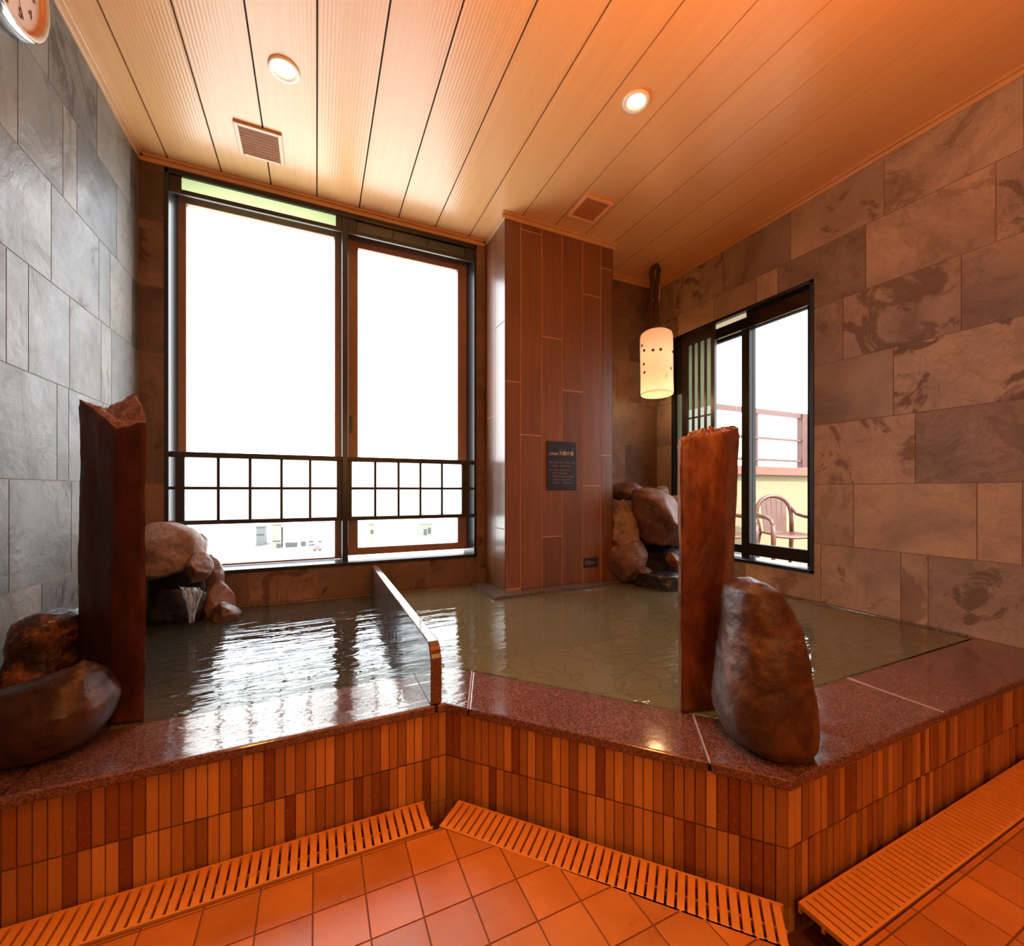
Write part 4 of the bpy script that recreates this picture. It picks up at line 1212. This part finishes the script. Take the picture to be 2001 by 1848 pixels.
def copy_tree(o, loc, rz, label):
    r = o.copy(); C.objects.link(r); r.location = loc; r.rotation_euler = (0, 0, rz); r['label'] = label
    for c in o.children:
        d = c.copy(); C.objects.link(d); d.parent = r; d.matrix_parent_inverse = c.matrix_parent_inverse.copy()
    return r
copy_tree(ch, (4.72, 3.84, TZ), math.radians(170), 'brown plastic garden chair left of the whole chair, half hidden by the window mullion')

# dry twigs hanging over the railing
mb = MB()
for k in range(7):
    x = 7.30 + 0.09 * k
    pts = [(x + 0.05 * noise.noise(Vector((k, z * 0.9, 1))), YP - 0.02 + 0.05 * noise.noise(Vector((k + 9, z, 2))), 1.2 + z * 0.11) for z in range(14)]
    mb.tube(pts, [0.012 - 0.0006 * z for z in range(14)], 5)
    for z in range(2, 13, 2):
        p = Vector(pts[z]); mb.tube([p, p + Vector((random.uniform(-0.12, 0.12), 0, random.uniform(0.02, 0.14)))], [0.006, 0.002], 4)
tag(mb.build('climbing_twigs', M['twig']), 'bare climbing twigs on the terrace railing at the window edge', 'plant')

# ---------------------------------------------------------------- town far below the large window
GZ = -14.0
mb = MB(); mb.box((-400, 12, GZ - 1), (400, 800, GZ))
tag(mb.build('ground', M['ground']), 'pale town ground far below the window', kind='structure')
def gp(px, py, z=GZ):
    dep = F * (H - z) / (py - HY)
    return at(px, py, dep)
def building(px0, px1, ytop, ybase, matw, wins, label, dep_=12):
    a, b = gp(px0, ybase), gp(px1, ybase)
    b = Vector((b.x, a.y, GZ)) if abs(b.y - a.y) < 0 else b
    y0 = a.y
    dep = F * (H - GZ) / (ybase - HY)
    ht = (ybase - ytop) / F * dep
    # square to the bath house, so walls stay parallel to the window
    k = (px1 - CX) / F
    dr = FWD + RGT * k
    bx = dr.x * (y0 / dr.y)
    root = empty('city_building', ((a.x + bx) / 2, y0, GZ), label, 'building', 'pale buildings in the town below')
    boxes('wall', matw, root, [((a.x, y0, GZ), (bx, y0 + dep_, GZ + ht))])
    boxes('roof', matw, root, [((a.x - 0.3, y0 - 0.3, GZ + ht), (bx + 0.3, y0 + dep_ + 0.3, GZ + ht + 0.35))])
    for (u0, u1, v0, v1) in wins:
        W_ = bx - a.x
        boxes('window', M['city_win'], root, [((a.x + u0 * W_, y0 - 0.06, GZ + v0 * ht), (a.x + u1 * W_, y0 + 0.05, GZ + v1 * ht))])
    return root
building(553, 655, 1029, 1071, M['city_white'], [(0.04, 0.27, 0.02, 0.26), (0.33, 0.43, 0.04, 0.28), (0.48, 0.57, 0.2, 0.3), (0.48, 0.6, 0.05, 0.13), (0.66, 0.74, 0.2, 0.28)], 'long white building with dark doorways seen below the lattice railing', 10)
building(531, 550, 1025, 1072, M['city_cream'], [(0.1, 0.9, 0.28, 0.33), (0.5, 0.95, 0.02, 0.2)], 'narrow cream building left of the long white building', 8)
building(500, 517, 1030, 1066, M['city_grey'], [(0.05, 0.95, 0.55, 0.62)], 'small grey building left of the narrow cream building', 6)
building(722, 732, 1024, 1062, M['city_cream'], [(0.2, 0.8, 0.5, 0.7)], 'slim pale tower below the right railing panel, on its left', 6)
building(826, 846, 1024, 1048, M['city_cream'], [(0.1, 0.4, 0.1, 0.6), (0.5, 0.8, 0.2, 0.7)], 'pale block below the right railing panel, on its right', 6)
mb = MB()
r0, r1, r2, r3 = gp(395, 1084), gp(560, 1052), gp(560, 1057), gp(420, 1086)
mb.prism([(r0.x, r0.y), (r1.x, r1.y), (r2.x, r2.y), (r3.x, r3.y)], GZ, GZ + 0.05)
tag(mb.build('road', M['road']), 'pale road slanting through the town below', kind='structure')
cp = gp(620, 1076)
car = empty('car', (cp.x, cp.y, GZ), 'tiny red car parked below the long white building', 'car')
boxes('body', M['red'], car, [((cp.x - 1.0, cp.y - 0.8, GZ + 0.3), (cp.x + 1.0, cp.y + 0.8, GZ + 0.9)), ((cp.x - 0.6, cp.y - 0.7, GZ + 0.9), (cp.x + 0.5, cp.y + 0.7, GZ + 1.4))], 0.1)
for dx_ in (-0.6, 0.6):
    for dy_ in (-0.75, 0.75):
        mb = MB(); mb.lathe([(0.001, -0.1), (0.3, -0.1), (0.3, 0.1), (0.001, 0.1)], 14, mat=Matrix.Translation((cp.x + dx_, cp.y + dy_, GZ + 0.3)) @ Matrix.Rotation(PI / 2, 4, 'X'))
        mb.build('wheel', M['city_win'], car)

# ---------------------------------------------------------------- lights
def light(name, typ, loc, energy, color, rot=(0, 0, 0), **kw):
    l = bpy.data.lights.new(name, typ)
    l.energy = energy; l.color = color
    for k, v in kw.items():
        setattr(l, k, v)
    o = bpy.data.objects.new(name, l)
    C.objects.link(o); o.location = loc; o.rotation_euler = rot
    return o
WARM = (1.0, 0.40, 0.085)
MIDW = (1.0, 0.52, 0.21)
light('downlight_beam', 'SPOT', (-0.106, 1.754, ZC - 0.02), 22, MIDW, spot_size=math.radians(125), spot_blend=0.9, shadow_soft_size=0.045)
light('downlight_beam', 'SPOT', (1.139, 1.324, ZC - 0.02), 30, MIDW, spot_size=math.radians(125), spot_blend=0.9, shadow_soft_size=0.045)
for x, y, e in ((0.30, 0.42, 38), (-0.35, 0.0, 14)):
    light('room_downlight', 'SPOT', (x, y, ZC - 0.02), e, WARM, spot_size=math.radians(140), spot_blend=0.9, shadow_soft_size=0.06)
light('added_uplight', 'AREA', (0.72, 0.10, 1.50), 36, (1.0, 0.33, 0.055), rot=(PI, 0, 0), shape='DISK', size=0.45)  # added warm light for the ceiling, no fitting here
light('added_front_fill', 'AREA', (0.35, -1.3, 1.35), 13, (1.0, 0.43, 0.12), rot=(math.radians(80), 0, 0), shape='RECTANGLE', size=1.2, size_y=0.5)  # added fill behind the camera for curb faces, stones and right wall
light('pendant_light', 'POINT', (PXY.x, PXY.y, 1.44), 2.2, (1.0, 0.6, 0.28), shadow_soft_size=0.05)
light('sun', 'SUN', (5, -5, 8), 10.0, (1.0, 0.93, 0.80), rot=(math.radians(48), 0, math.radians(-8)), angle=0.01)
# window daylight sampling (portals carry no light of their own)
for loc, rot, sx, sy in (((0.126, YB + 0.21, 1.36), (-PI / 2, 0, 0), 1.5, 1.9), ((XR + 0.16, 1.83, 1.14), (0, PI / 2, 0), 1.5, 0.96)):
    l = bpy.data.lights.new('window_portal', 'AREA'); l.shape = 'RECTANGLE'; l.size = sx; l.size_y = sy
    l.cycles.is_portal = True
    o = bpy.data.objects.new('window_portal', l); C.objects.link(o); o.location = loc; o.rotation_euler = rot

w = bpy.data.worlds.new('sky'); bpy.context.scene.world = w
w.use_nodes = True
nt = w.node_tree; nt.nodes.clear()
out = nt.nodes.new('ShaderNodeOutputWorld'); bg = nt.nodes.new('ShaderNodeBackground')
tc = nt.nodes.new('ShaderNodeTexCoord'); sp = nt.nodes.new('ShaderNodeSeparateXYZ'); cr_ = nt.nodes.new('ShaderNodeValToRGB')
nt.links.new(tc.outputs['Generated'], sp.inputs[0]); nt.links.new(sp.outputs[2], cr_.inputs[0])
cr_.color_ramp.elements[0].color = (0.95, 0.975, 1.0, 1); cr_.color_ramp.elements[1].color = (0.72, 0.86, 1.0, 1)
nt.links.new(cr_.outputs[0], bg.inputs[0]); bg.inputs[1].default_value = 8.0
nt.links.new(bg.outputs[0], out.inputs[0])

# ---------------------------------------------------------------- camera
cam = bpy.data.cameras.new('camera')
cam.sensor_fit = 'HORIZONTAL'; cam.sensor_width = 36.0; cam.lens = F / 2001 * 36.0
cam.shift_y = (HY - 924) / 2001
cam.clip_start = 0.02; cam.clip_end = 2000
co = bpy.data.objects.new('camera', cam); C.objects.link(co)
co.location = (0, 0, H); co.rotation_euler = (PI / 2, 0, -YAW)
sc = bpy.context.scene
sc.camera = co
sc.view_settings.view_transform = 'Standard'
sc.view_settings.look = 'None'
sc.view_settings.exposure = 0.0
sc.cycles.max_bounces = 6
sc.cycles.use_adaptive_sampling = True
sc.cycles.adaptive_threshold = 0.03
sc.cycles.transparent_max_bounces = 16
sc.cycles.sample_clamp_indirect = 6.0
